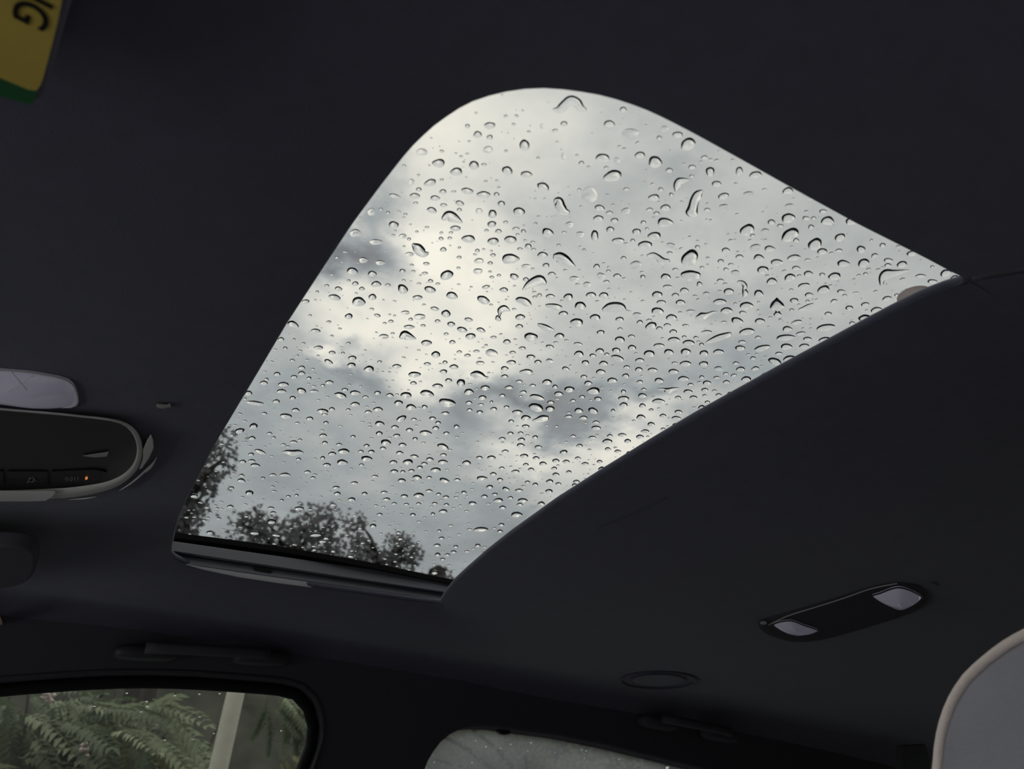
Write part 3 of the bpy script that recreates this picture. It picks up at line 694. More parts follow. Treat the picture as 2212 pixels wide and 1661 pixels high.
for i in range(8):
    put_frond(shr, random.uniform(590, 640), random.uniform(1630, 1660), 4.4, random.uniform(0, 60), 3, random.uniform(.4, .6))
def blossom(px, py, y, r, n):
    mb = MB(); c0 = up(at_y(px, py, y))
    for i in range(n):
        c = c0 + Vector((random.gauss(0, r*.5), random.gauss(0, r*.3), random.gauss(0, r*.6))); q = r*.45
        vs = [c + Vector((q, 0, 0)), c + Vector((0, 0, q)), c + Vector((-q, 0, 0)), c + Vector((0, 0, -q)), c + Vector((0, -q, 0)), c + Vector((0, q, 0))]
        mb.add(vs, [(0, 1, 4), (1, 2, 4), (2, 3, 4), (3, 0, 4), (1, 0, 5), (2, 1, 5), (3, 2, 5), (0, 3, 5)])
    o = mb.build('blossom', PETAL); adopt(shr, o)
blossom(186, 1609, 3.66, .022, 9); blossom(108, 1510, 3.8, .02, 10); blossom(95, 1503, 3.8, .012, 5)
# undergrowth on the bank, beyond count
def scatter(name, pts, size, m, label=None, cat=None, parent=None):
    mb = MB()
    for p in pts:
        d = Vector((random.gauss(0, 1), random.gauss(0, 1), random.gauss(0, .7))).normalized(); s_ = d.cross(Vector((random.random(), random.random(), random.random()))).normalized()
        l = size*random.uniform(.6, 1.3); w = l*.32; n = d.cross(s_)
        mb.add([p, p + d*l*.5 + s_*w, p + d*l, p + d*l*.5 - s_*w, p + d*l*.5 + n*l*.08], [(0, 4, 1), (1, 4, 2), (2, 4, 3), (3, 4, 0)])
    me = bpy.data.meshes.new(name); me.from_pydata(mb.v, [], mb.f); me.update()
    o = link(name, me, None, m); o['kind'] = 'stuff'
    if parent: adopt(parent, o)
    if label: tag(o, label, cat)
    return o
pts = []
for i in range(7000):
    x = random.uniform(-1.5, 9); y = random.uniform(5.3, 7.0)
    pts.append(Vector((x, y, height(x, y) + random.uniform(0, .22))))
scatter('undergrowth', pts, .11, mat('undergrowth_leaf', (.050, .055, .038), .8, .2, translucent=.3, var=.5, vscale=1.2), 'dark tangled undergrowth on the bank outside the side windows', 'undergrowth')
# leaning pole
p0 = up(at_y(518, 1494, 3.3)); p1 = up(at_y(480, 1661, 3.3)); q0 = up(at_y(500, 1494, 3.3))
wd_ = .034; d = (p1 - p0).normalized(); ptop = p0 - d*.22; pbot = p0 + d*(p0.z/-d.z)
ce = Vector((-wd_, 0, 0))
mb = MB(); mb.tube([ptop + ce*.4, (ptop + pbot)/2 + ce*.4, pbot + ce*.4], [wd_*.92, wd_, wd_*1.1], 14); pole = mb.build('pole', POST, smooth=True)
tag(pole, 'pale leaning concrete pole outside the front side window', 'pole')
PALELEAF = mat('pale_leaf', (.16, .165, .12), .8, .2, translucent=.5, var=.35, vscale=1.5)
# trees beyond, seen through the sunroof
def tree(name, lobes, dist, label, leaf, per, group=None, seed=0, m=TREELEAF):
    rnd = random.Random(seed)
    cs = [(up(ray(x, y)*(dist/ray(x, y).y)), r*dist/ray(x, y).y/F) for x, y, r in lobes]
    cx = sum(c.x*r for c, r in cs)/sum(r for c, r in cs); cy = sum(c.y*r for c, r in cs)/sum(r for c, r in cs)
    gz = height(cx, cy) if cy > 5 else 0
    e = empty(name, (cx, cy, gz), label, 'tree', group)
    low = min(c.z - r for c, r in cs)
    mb = MB(); zt = low + .5
    mb.tube([(cx, cy, gz - .1), (cx + .05, cy, (gz + zt)/2), (cx, cy, zt)], [.16, .13, .08], 8); o = mb.build('trunk', BARK, smooth=True); adopt(e, o)
    mb = MB()
    for c, r in cs:
        a = Vector((cx, cy, zt)); m_ = a.lerp(c, .55) + Vector((rnd.uniform(-.1, .1), rnd.uniform(-.1, .1), .1)); mb.tube([a, m_, c], [.05, .03, .008], 5)
    o = mb.build('branch', BARK, smooth=True); adopt(e, o)
    pts = []
    for c, r in cs:
        n = int(per*(r/.35)**2)
        # leaves gather in small sprays so that the outline stays ragged
        for k in range(max(6, n//9)):
            v = Vector((rnd.gauss(0, 1), rnd.gauss(0, 1), rnd.gauss(0, 1))).normalized()*r*(rnd.random()**.45)*1.08
            for q in range(9): pts.append(c + v + Vector((rnd.gauss(0, .06), rnd.gauss(0, .06), rnd.gauss(0, .075))))
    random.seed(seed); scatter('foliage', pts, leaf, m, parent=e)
    return e
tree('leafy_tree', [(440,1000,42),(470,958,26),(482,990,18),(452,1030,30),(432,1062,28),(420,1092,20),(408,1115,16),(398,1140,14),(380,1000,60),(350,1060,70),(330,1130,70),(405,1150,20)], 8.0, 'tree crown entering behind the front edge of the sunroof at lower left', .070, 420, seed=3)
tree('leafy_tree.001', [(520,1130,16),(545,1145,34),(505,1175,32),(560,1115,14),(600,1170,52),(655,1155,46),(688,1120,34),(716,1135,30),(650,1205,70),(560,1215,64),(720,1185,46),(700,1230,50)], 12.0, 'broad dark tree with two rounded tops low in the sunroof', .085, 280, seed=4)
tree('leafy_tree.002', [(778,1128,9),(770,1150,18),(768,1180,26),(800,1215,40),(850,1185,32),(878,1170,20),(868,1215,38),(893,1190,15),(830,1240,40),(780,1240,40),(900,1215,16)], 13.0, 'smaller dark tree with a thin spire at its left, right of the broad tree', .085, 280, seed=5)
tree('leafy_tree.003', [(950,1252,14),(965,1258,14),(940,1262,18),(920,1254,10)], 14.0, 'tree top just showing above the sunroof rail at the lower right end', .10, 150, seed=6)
tree('leafy_tree.004', [(940,1640,70),(1080,1700,110),(1220,1690,90),(1320,1720,90),(1000,1560,50),(1120,1600,60),(1450,1700,60),(900,1560,50)], 9.0, 'pale blurred tree outside the fogged rear side window', .06, 260, seed=8, m=PALELEAF)
# ---------------------------------------------------------------- raindrops
# raindrop footprints: view origin, scale, then "cx,cy,w,h[,tilt][,f]" read off each view (f = thin flat film)
DROPS = [
 (1440, 600, 3.95, """455,205,116,50 683,238,120,62 510,280,100,56 648,298,60,32 117,212,84,48 75,150,62,38 530,117,84,56 1172,68,100,48,-10
 1338,100,108,66,-15 1215,146,72,38 1203,200,40,22 1088,195,74,44 1428,200,64,32,-18 1490,118,70,38 1520,150,42,22 1617,128,54,16
 1880,178,84,38,-15 1966,148,48,24 2030,180,70,50 2150,95,86,36 1693,228,70,38,-10 1558,258,68,38 1380,308,66,32 1790,275,94,48,-12
 1940,270,64,22 1693,348,114,70 1358,425,158,58,-8 1583,388,52,30 1108,380,94,36,-12 1030,437,86,46 795,370,84,48 600,367,104,58,12
 685,460,128,58,-8 342,463,86,32 63,530,102,50 187,555,100,50 627,600,86,44 645,548,66,30 780,510,52,28 815,600,134,50,-15
 1015,510,164,52,-6 1145,475,84,32,-10 1202,523,72,38 1350,530,102,50,-8 1022,588,102,50 1175,583,86,42,-6 958,647,62,28 737,686,48,30
 925,715,120,60,20 1058,692,120,58 845,832,82,42 680,866,88,48 757,775,68,34,-12 630,780,74,44 592,730,58,28 572,833,52,26,-15
 505,818,46,24 440,775,70,42,0,f 443,632,90,46 315,735,80,44 160,733,98,44 163,632,84,60 317,645,72,56 57,800,88,42 145,862,98,42
 300,848,44,30 343,897,70,40 428,852,56,26 510,890,60,32 183,973,78,40 325,957,58,34 445,1000,50,28 228,1022,64,34 322,1005,36,24
 410,965,46,20 97,1023,54,28 348,1062,44,24 300,1107,60,40 375,1112,70,36,-25 448,1057,60,20 535,1003,50,60 625,978,60,30
 695,935,36,20 755,908,40,18 265,1163,90,18 100,1145,66,34 203,912,50,26 150,505,38,24 250,512,46,28 298,570,40,34 270,545,32,16
 780,278,24,18 585,220,26,22 785,208,28,18 1130,228,26,16 1067,274,40,24 885,338,32,18 970,356,28,20 1230,352,24,12 1165,432,28,14
 490,378,50,20 160,408,54,26 205,285,76,26 338,138,62,38,0,f 785,135,80,64 500,52,40,22 460,25,62,34 280,55,46,50 1065,102,36,20"""),
 (600, 400, 4.152, """1048,97,105,36,10 925,216,36,26 988,246,36,28 1145,262,34,26 1130,290,30,16 1040,357,92,68 695,430,100,70,0,f 840,240,70,70,0,f
 885,510,120,50,0,f 1120,458,74,44,0,f 1133,549,26,20 678,516,18,14 606,600,40,16,0,f 530,648,36,24 767,672,74,54,0,f 920,695,86,44,0,f
 1180,620,84,40,0,f 668,772,100,70,10 848,795,76,54 636,856,34,24 695,884,58,40 883,888,92,52 988,897,52,28 755,930,52,36 485,802,34,18
 440,902,46,24 545,930,70,40,10 355,956,30,26 510,1006,112,50,12 727,1045,118,88 850,1003,72,56,10 250,1043,70,36 1120,930,96,80,35
 1255,1008,88,44 1365,937,104,60,12 1370,860,46,36 1265,883,44,18 1436,885,44,22 1319,791,58,28 1515,806,118,86,-20 1202,717,40,22
 1333,705,58,32 1118,770,52,40 1130,853,34,22 1626,648,48,28 1563,990,108,64,12 1845,1030,118,70,20 2028,940,76,44 1868,914,70,34,-12
 1735,913,26,18 1905,700,46,32 1795,772,86,54,0,f 1805,680,92,50,0,f 2120,820,80,56,15 1903,776,32,22 1920,826,44,26 1984,810,40,28
 1407,1109,78,36,8 1312,1072,36,18 1143,1143,80,38,0,f 1510,1152,84,66,15 1275,1180,105,54,0,f 1433,1220,50,30 1555,1247,70,46
 1192,1203,42,28 893,1170,60,30,12 1014,1222,50,28 1047,1170,26,18 1004,1160,26,16 637,1176,70,52 458,1226,48,24 290,1168,32,20
 138,1249,106,56,20 340,1307,84,40,5 30,1382,56,34 147,1382,24,24 230,1420,42,20 68,1462,38,30 366,1458,80,36 487,1503,62,32
 585,1506,34,24 633,1418,42,24 670,1550,76,42 660,1615,76,48 132,1571,44,26 176,1529,30,16 262,1566,42,16 456,1585,84,38,25
 215,1637,62,32 360,1530,30,16 950,1357,90,46,0,f 1180,1272,98,36 1334,1415,100,50 1030,1330,38,20 1304,1260,46,26 1418,1518,78,60
 1566,1408,58,36 1510,1335,46,24 1730,1355,92,56 1655,1297,92,50,15 1823,1300,80,42,20 1712,1207,74,36,8 1935,1365,60,24 2055,1405,70,44
 1920,1505,114,66,12,f 1782,1490,58,24 2106,1502,60,28 1702,1528,60,28 1500,1590,46,36 1342,1605,64,30 1068,1625,80,38 914,1585,44,24
 1580,1630,80,40 1815,1595,78,40,0,f 2095,1590,84,40 2035,1645,70,40 818,1650,90,60 1628,1496,50,26 1868,1436,32,22 1790,588,44,34
 1916,590,28,18 1930,628,48,34 1485,578,60,40 1465,480,44,36 1543,475,44,26 1178,484,36,30 1237,162,46,30 1338,378,42,22 1190,352,26,16"""),
 (820, 180, 3.3515, """698,215,22,16 636,310,34,34 798,305,78,50 710,371,62,50 797,390,44,36 785,480,72,50,0,f 305,497,85,50,0,f 426,578,92,62 555,640,88,60
 682,593,72,64 756,589,40,22 914,490,26,20 634,511,26,16 553,506,20,12 648,420,22,16 373,396,18,12 365,720,88,52,-20 450,699,30,20
 230,712,45,40,0,f 283,769,42,32 458,785,52,36 536,785,40,18 635,780,88,48,10 752,806,98,52 255,815,76,40 402,831,68,40 847,805,40,34
 262,869,38,24 580,869,64,40,15 882,873,52,48 464,882,50,28 378,918,70,44,15 578,916,38,26 720,926,52,44,0,f 817,946,58,66 1011,930,88,64,10
 768,710,28,18 848,704,22,16 864,754,24,16 550,1050,78,40 516,1081,32,20 102,1028,74,54 60,937,30,24 10,912,24,20 188,948,26,20
 342,1044,34,20 812,1020,64,46,-15 860,1072,48,32 912,1006,34,24 774,1066,32,22 987,1053,54,26 1041,1073,36,34 642,1126,98,56
 822,1144,80,56 946,1132,90,58,8 443,1125,38,30 508,1122,38,24 213,1129,30,24 460,1205,46,34 708,1213,34,26 577,1190,24,20
 163,1106,55,40,0,f 1077,1181,50,42 948,1270,124,76 1180,1243,74,46 823,1245,38,26 573,1260,36,22 214,1238,65,34,0,f 1048,449,72,86
 924,632,80,62,20 1062,660,86,50 1334,292,48,38 1270,342,42,26,-15 1176,310,28,40,0,f 1764,190,48,42 1662,294,78,54 1813,370,128,88,-15,f
 2063,330,58,44,0,f 2158,373,74,50 2025,395,36,34 1613,540,98,66 1716,560,50,50,0,f 1885,520,74,52 1995,570,100,86 1461,578,38,34
 1511,605,22,18 1640,611,32,24 1687,671,134,84,-12 2098,630,52,36 1736,458,26,20 1330,528,36,48,0,f 1147,540,24,20 1185,750,95,60,30
 1518,806,110,120,-40,f 1445,770,28,20 1786,766,42,24 2035,768,38,30 2112,806,32,30 1652,807,24,16 1985,827,82,48 1690,880,24,18
 1595,902,74,44,10 1663,938,50,30 1780,926,66,48,-15,f 1955,914,48,28 2070,901,74,48 2005,942,44,28 1583,978,72,48 1700,993,56,36
 1373,1024,60,46,0,f 1218,1080,82,64,15 1670,1060,56,50 1558,1103,54,82 1910,1009,38,36 1860,1075,64,48 2068,1007,112,70 1989,1105,94,60
 1936,1053,26,22 1728,1140,92,44 1833,1139,36,28 1924,1170,100,62 1336,1079,34,20 1452,1094,62,44,0,f 2110,1175,70,40,15,f 2100,1228,42,24
 1130,1016,24,22 1115,1203,36,20 1108,1150,32,20 1296,1171,28,22 1016,1200,40,24 1480,1205,22,24"""),
 (1000, 440, 3.456, """355,418,130,84 595,380,76,44 620,462,52,38 490,318,50,42 108,350,36,26 228,384,40,26 110,502,70,44,0,f 204,443,40,26
 470,468,70,36,0,f 392,545,90,54,10 470,566,46,32 663,527,62,34 172,624,60,28,-10 305,645,62,34 153,720,98,62,18 455,730,124,60,22
 427,847,74,44 678,768,132,44,8 750,822,70,40 876,763,86,64 652,692,70,34 570,684,40,28 535,697,36,20 787,697,70,56 957,683,76,46
 1050,684,72,46 850,887,96,66 988,850,80,50 1170,864,60,40 420,917,56,32 132,944,66,34 58,988,78,46 508,995,98,66 720,988,72,46
 325,1030,58,36 225,998,50,20 443,1080,54,26 648,1068,60,30,10 860,1048,64,26,8 215,1115,96,56,12,f 30,1135,52,28 506,1145,64,40
 360,1187,70,34 560,1183,54,32 645,1173,54,34,0,f 865,1122,74,48 1022,1100,62,44 1145,1095,62,42 1262,1076,64,42 1172,1015,76,46,10
 1258,992,54,28 1028,962,58,36 1173,936,38,22 970,1135,52,28 1073,1125,40,26 915,1187,56,40 1050,1193,68,38 1155,1153,98,44,18
 1222,1220,48,28 1312,1238,56,36 1415,1242,72,34 1320,1170,66,36 1390,1120,84,52 1462,1060,80,34 1536,1108,72,46 1575,1015,90,42
 1686,1040,86,46 1665,1108,72,52 1797,1117,62,46 1908,1105,80,38 1785,1050,34,24 1570,957,56,34 1820,958,74,30 2125,955,116,50,-8
 2070,1077,74,42 2085,1032,58,26 1660,1195,82,40 1798,1193,70,42 1570,1253,78,42 1580,1190,44,20 1910,1235,60,40,0,f 2070,1235,62,40
 1650,1307,84,42 1465,1320,68,40,10 1215,1285,52,36 1115,1320,74,40 1028,1256,72,40 902,1292,50,28 935,1340,60,36 627,1333,72,44
 795,1386,74,46 715,1420,66,36 553,1445,112,40,12 545,1520,108,62,18 650,1530,66,44 865,1545,64,40 972,1545,72,46,20 1008,1457,56,34
 975,1397,98,52 822,1470,40,24 890,1442,44,24 688,1367,42,32 520,1358,50,24 420,1327,50,26 313,1232,58,36 312,1290,52,30 473,1255,98,40
 165,1375,68,38 45,1405,72,46 145,1448,60,36 345,1372,62,30 293,1432,46,26 450,1407,54,26 45,1485,50,28 135,1500,48,18 213,1480,26,24
 230,1533,50,30 325,1518,40,26 405,1557,78,36 50,1540,42,24 125,1557,50,28 655,1483,56,26 768,1233,58,30,10 1200,1455,84,36 1198,1402,36,32
 1200,1502,62,36 1340,1433,64,36 1460,1475,94,38 1680,1405,66,38 1340,1508,50,32 1785,1520,50,36 1720,1445,54,34 1606,1448,46,26
 1805,1390,50,26 1820,1337,60,30 1970,1330,52,30 1895,1298,46,26 2115,1310,76,46 1610,1557,56,26 1350,1387,38,22 1320,1330,46,28
 1910,1428,40,26 1990,1425,50,46 1405,1540,36,22 1120,1545,30,30 1450,680,80,54 1480,737,68,34 1622,740,74,44 1452,803,94,56
 1556,850,80,48 1405,912,88,56,-15 1466,932,50,30 1525,908,56,26 1320,885,46,32 1300,830,66,40,0,f 1587,685,54,36 1652,648,66,40
 1515,548,74,54 1528,620,68,30 1390,870,44,20 1290,458,84,64,0,f 1030,538,62,46,0,f 830,560,70,42,0,f 925,604,60,42,0,f 998,470,48,42
 1152,540,58,36 1072,583,48,24 1085,503,34,22 1200,407,42,32 1343,547,38,34 1586,492,42,24 855,603,32,18"""),
 (1380, 260, 2.9105, """160,55,52,42,0,f 128,110,30,30 245,90,66,42 308,150,96,76,-25 412,233,40,28 390,260,18,14 591,249,22,16 335,294,46,30 448,322,54,64
 631,320,44,60 735,343,82,46,-8 193,314,46,28 333,351,32,20 489,400,58,42 137,435,32,26 205,467,28,22 92,486,72,42 532,477,72,40,-15
 535,547,64,44,0,f 690,465,70,38,0,f 936,444,68,46,-15 948,540,60,36,0,f 1065,485,80,50,30,f 790,435,30,16 168,550,66,40 70,562,40,28
 112,586,40,26 430,562,40,22 165,640,98,64 95,727,84,52 42,783,86,52 203,788,60,34,0,f 320,865,120,92,-38 328,975,126,68 680,690,98,70,-30
 795,698,54,38,0,f 715,723,30,22 833,640,46,36 940,615,84,64,-15 950,720,116,78,-32 989,754,38,28 890,663,40,24 1083,670,36,30
 1052,615,46,26 1099,615,32,22 1158,572,50,26 1250,570,60,36 1186,632,86,56 1335,635,70,48 1265,735,70,46,-25 1108,778,94,72,-38
 1152,824,64,40 1396,810,54,48 1258,818,44,22 731,800,72,44,-20,f 823,807,66,40 546,817,52,34 633,858,50,28 755,864,66,44 866,893,72,44
 975,863,88,36,-8 1063,877,40,16 515,886,40,28 580,907,36,20 548,937,34,20 397,925,28,18 229,939,36,22 194,832,36,22 369,796,30,24
 779,940,72,48 989,929,52,28 605,957,54,34,0,f 836,1012,66,44 948,988,70,48,-15 1066,964,60,36 1153,970,36,24 1230,980,82,46,-8
 1286,900,78,46 1412,897,72,56,-25 1482,850,46,28,-20 1533,785,40,28 1462,753,20,18 1568,880,60,26 1566,911,46,24 1655,905,64,42,-15
 1716,837,64,36,-10 1773,978,66,24 1845,1013,62,28 1758,1060,64,28 1930,960,72,44,-20 1983,990,54,30,-20 1845,920,26,18 1426,965,30,20
 1038,1040,74,36,-5 1160,1066,82,50,-12 1275,1078,54,32 1070,1098,54,28 1295,1103,28,18 1366,1085,34,14 565,1077,62,44 750,1088,60,44
 115,1096,66,46 230,1101,42,28 140,1143,56,28 286,1070,56,36 180,1047,60,26 423,1090,44,32,0,f 513,1008,42,24 172,988,68,48"""),
 (360, 760, 3.194, """1397,127,80,56 1710,157,88,40 1272,95,60,40 1283,42,56,36 1140,8,50,22 1115,70,70,30,25 930,108,48,28 763,153,44,28 932,148,48,28
 880,173,48,24 982,182,34,24 688,190,34,18 672,214,54,28 805,225,72,32 792,272,68,28 930,268,66,38,15 1018,272,58,20 565,285,52,34
 540,323,26,12 610,353,122,28,8 757,342,48,26 870,318,44,28 1200,300,86,40,18 1300,283,74,32 1455,283,46,28 1540,300,52,26 1652,300,78,46
 1796,288,94,50,10 1935,350,118,56,12 1870,237,74,34 1703,217,46,24 1945,198,50,28 2030,215,56,60 1910,137,54,28 1800,85,52,24 1918,75,34,26
 1983,103,66,30 1855,20,60,44 1587,100,62,30 1372,312,44,20 1230,262,44,22 1122,211,56,28 1078,232,32,18 1078,410,76,34,8 1090,432,42,20
 1140,395,42,24 1253,400,32,20 1300,362,66,30 1390,415,50,22 1458,397,70,30 1600,352,60,38 1686,382,72,40 1780,380,42,28 1922,424,54,26
 1620,460,75,36,-25 1707,466,40,20 1835,460,48,26 1873,490,40,26 1857,526,48,26 2000,516,38,30 1470,496,66,38 1575,520,54,26 1676,540,50,28
 1787,560,84,34,5 1930,562,42,24 1467,563,48,28 1588,578,50,24 1513,626,70,44 1627,642,56,26 1715,600,34,24 1907,654,84,38,18 1080,577,54,24
 1190,640,44,18 1092,627,40,24 1286,585,36,20 1100,489,36,22 988,461,50,24 823,443,80,36,5 890,402,54,28 902,491,34,14 673,426,40,18
 600,512,58,40,-8 505,544,64,36,-12 590,595,46,26 450,573,28,16 710,563,38,18 738,592,30,16 877,622,52,20 805,640,38,14 920,607,30,14
 836,654,36,12 645,688,80,26,20 582,707,42,20 525,758,48,22 587,752,50,20 612,783,68,26,5 910,740,34,20 1077,732,34,26 1143,703,54,26
 1222,686,78,38 1212,762,72,40 1380,737,78,38 1340,688,40,20 1412,689,46,26 1493,666,44,22 1380,648,42,22 1608,697,50,26 1710,722,56,24,8
 1665,760,70,40 1564,762,54,26 1778,772,46,22 1815,742,52,28 1905,760,66,30 1910,712,46,20 1747,797,42,24 1855,815,70,32 1570,825,54,26
 1630,827,36,20 1690,820,44,22 1730,867,62,34,10 1622,888,56,30 1918,888,72,34,15 1812,867,40,20 2005,883,46,20 1437,859,46,18 1295,905,52,20
 1105,780,56,26 1345,780,36,18 1010,869,36,20 973,829,46,20 817,848,76,24 732,849,48,18 665,870,28,18 517,853,40,18 516,888,58,26,8
 572,973,56,36 447,939,40,18 1170,936,50,22 1178,978,46,26 1276,1018,56,26 1366,978,40,24 1500,970,48,20 1640,996,52,26 1740,990,72,34
 1517,1017,52,22 1810,960,50,18 1927,1002,44,22 1876,982,36,20 1150,1055,46,16 915,1080,66,26 840,997,32,16 795,1023,28,16 897,989,30,18
 440,1068,46,20 720,1077,44,18 735,1110,42,18 348,1080,30,12 280,1073,36,16 190,993,52,28 1570,1047,38,16 1655,1052,40,16 1738,1048,36,18
 1850,1046,40,18 1930,1055,38,18 1908,1100,58,28 1425,1200,46,26 1470,1122,42,18 1700,1124,40,22 1837,1118,30,22 725,1170,58,36 550,1135,34,14
 610,1248,66,28 756,1264,58,20,8 300,1247,52,24 1030,1262,80,26,-5 1100,1285,42,22 1076,1308,58,16 1020,1365,36,16 1150,1376,36,16
 1270,1410,44,20 1600,1248,38,18 1613,1290,40,18 1880,1235,30,18 1866,1335,50,22 1897,1285,42,20 1870,1398,40,26 1850,1522,50,26
 1937,1400,40,18 1995,1343,36,18 1905,1430,36,18 1690,1415,30,14 1933,1563,36,12 360,1150,36,14 258,1163,32,14 285,1145,28,12"""),
 (880, 760, 2.6975, """690,385,58,32 640,352,58,26 1000,343,48,28 1083,343,56,34,15 940,377,44,18 1025,384,48,24 1100,443,56,24 1098,410,40,18
 1165,522,58,28 1283,520,40,22 1355,495,44,24 1385,463,48,20 1420,422,44,26 1360,381,54,28 1490,372,38,22 1566,386,54,22 1580,351,42,20
 1564,430,40,30 1252,485,48,20 1180,490,36,18 965,492,36,16 1003,548,40,18 910,585,44,28,-10 763,555,44,20 660,545,48,22 665,512,42,24
 570,580,42,18 553,507,40,18 600,476,36,20 660,474,34,16 690,435,46,22 605,405,34,20 745,497,32,22 490,617,50,26 420,617,38,20
 345,647,52,28 680,607,52,22 790,652,46,22 865,635,42,22 925,640,44,20 750,620,40,20 855,680,34,18 720,686,38,18 630,698,50,18
 550,678,36,16 690,658,34,16 830,755,44,24 865,715,40,22 745,773,34,20 825,812,42,26 650,808,48,18 575,800,46,22,20 672,866,58,26
 780,885,42,24 912,838,46,22 1092,738,40,26 1135,683,48,26 985,757,40,18 975,777,34,20 530,865,56,26 510,830,34,18 655,890,40,16
 637,948,68,32 805,925,50,28 555,907,40,20 430,1034,84,28 540,1045,34,18 548,1007,36,18 1168,567,38,18 1225,580,38,18 1035,653,44,16
 993,620,36,16 1078,500,46,16 480,787,40,24 435,737,64,26 500,712,40,20 540,745,36,20 380,883,46,24 450,843,40,20 330,820,32,22
 410,1128,34,20 270,1165,34,18 1490,450,30,14 1290,588,30,14 1120,640,34,20 940,700,34,18 880,770,36,16 700,760,32,16 600,850,34,16"""),
]
# raindrops with a shape of their own: view, label, spine of (x, y, half width)
ODD = [
 (820, 180, 3.3515, 'boomerang shaped raindrop just under the rounded front corner of the sunroof', [(1262,188,10),(1300,190,30),(1345,150,34),(1385,122,36),(1430,140,34),(1455,175,28),(1490,190,12)]),
 (820, 180, 3.3515, 'bean shaped raindrop leaning down right in the upper middle of the sunroof', [(1275,850,22),(1295,855,36),(1310,890,36),(1335,925,32),(1365,935,18)]),
 (820, 180, 3.3515, 'comma shaped raindrop with a tail to the right near the upper left of the glass', [(462,978,18),(495,960,38),(530,970,38),(565,988,24),(592,1005,10)]),
 (820, 180, 3.3515, 'teardrop leaning down right beside the dark cloud at the left of the sunroof', [(245,1170,16),(270,1190,36),(295,1215,38),(325,1235,26),(352,1228,8)]),
 (1000, 440, 3.456, 'large teardrop pointing down right in the middle of the bright cloud', [(690,395,26),(720,400,42),(760,425,44),(800,450,30),(833,468,10)]),
 (1380, 260, 2.9105, 'shark fin raindrop above the tall slanted drop near the upper right edge', [(235,440,12),(240,410,24),(255,385,26),(290,375,14),(322,374,4)]),
 (1380, 260, 2.9105, 'tall slanted boot shaped raindrop in the upper right of the sunroof', [(395,446,12),(372,466,28),(352,500,30),(340,545,32),(332,580,40)]),
 (1380, 260, 2.9105, 'eel shaped raindrop bending to the right beside a large tilted oval drop', [(55,850,8),(90,845,16),(120,862,20),(150,885,22),(185,885,14)]),
 (1380, 260, 2.9105, 'wide sail shaped raindrop nearest the pointed rear corner of the sunroof', [(1525,1030,12),(1530,990,24),(1555,965,30),(1600,960,22),(1650,950,12),(1700,942,4)]),
 (1380, 260, 2.9105, 'crooked dog shaped raindrop standing upright left of the mushroom shaped drop', [(625,1015,8),(650,1020,14),(667,1040,16),(662,1065,13),(668,1082,20),(660,1105,8)]),
 (1380, 260, 2.9105, 'mushroom shaped raindrop with a round cap near the rear edge', [(868,1122,10),(868,1150,38),(870,1178,44),(872,1197,14),(872,1218,26)]),
 (1380, 260, 2.9105, 'tadpole raindrop with a thin tail pointing up right', [(365,1238,10),(395,1233,26),(430,1222,14),(465,1208,10),(490,1203,4)]),
 (1380, 260, 2.9105, 'thin slug shaped raindrop right of the mushroom shaped drop', [(1008,1190,6),(1035,1183,12),(1065,1168,12),(1095,1155,6)]),
 (600, 400, 4.152, 'pear shaped raindrop with a long right tip below the bright cloud', [(1105,1365,20),(1135,1345,42),(1175,1355,34),(1215,1370,18),(1238,1378,6)]),
 (600, 400, 4.152, 'two lobed snowman shaped raindrop in the middle of the glass', [(2078,1125,8),(2035,1105,30),(1995,1125,28),(1990,1165,11),(1970,1190,24),(1990,1205,18)]),
 (1000, 440, 3.456, 'wing shaped raindrop with a peaked top in the middle of the glass', [(450,640,8),(490,605,26),(540,580,38),(580,572,40),(610,590,20)]),
 (1000, 440, 3.456, 'whale shaped raindrop with a tail at right in the centre of the glass', [(1050,790,16),(1090,775,34),(1140,770,38),(1185,775,32),(1215,798,12),(1250,803,5)]),
 (1000, 440, 3.456, 'slim slug shaped raindrop sloping down right below the snowman shaped drop', [(560,898,6),(595,915,20),(630,930,22),(675,942,8)]),
 (1000, 440, 3.456, 'long feather shaped raindrop slanting up right near the rear edge', [(1815,1035,5),(1860,1020,20),(1910,1000,24),(1960,985,22),(1995,972,14)]),
 (1000, 440, 3.456, 'ragged horse head raindrop at the edge of the dark cloud', [(65,1275,14),(95,1275,30),(130,1285,30),(165,1300,16),(185,1295,8)]),
 (1000, 440, 3.456, 'T shaped raindrop with a flat top close to the rear edge', [(1455,1383,5),(1500,1385,10),(1530,1397,22),(1565,1385,14),(1610,1378,5)]),
 (360, 760, 3.194, 'long flat fin shaped raindrop over the pale sky left of centre low down', [(795,692,3),(830,690,13),(870,697,20),(910,692,17),(938,695,8)]),
 (880, 760, 2.6975, 'fish shaped raindrop tilted up right under the dark cloud', [(728,400,4),(750,398,12),(785,388,20),(815,385,14)]),
 (880, 760, 2.6975, 'small eel shaped raindrop hugging the rear edge', [(1195,662,4),(1225,658,8),(1250,648,10),(1275,640,6)]),
]
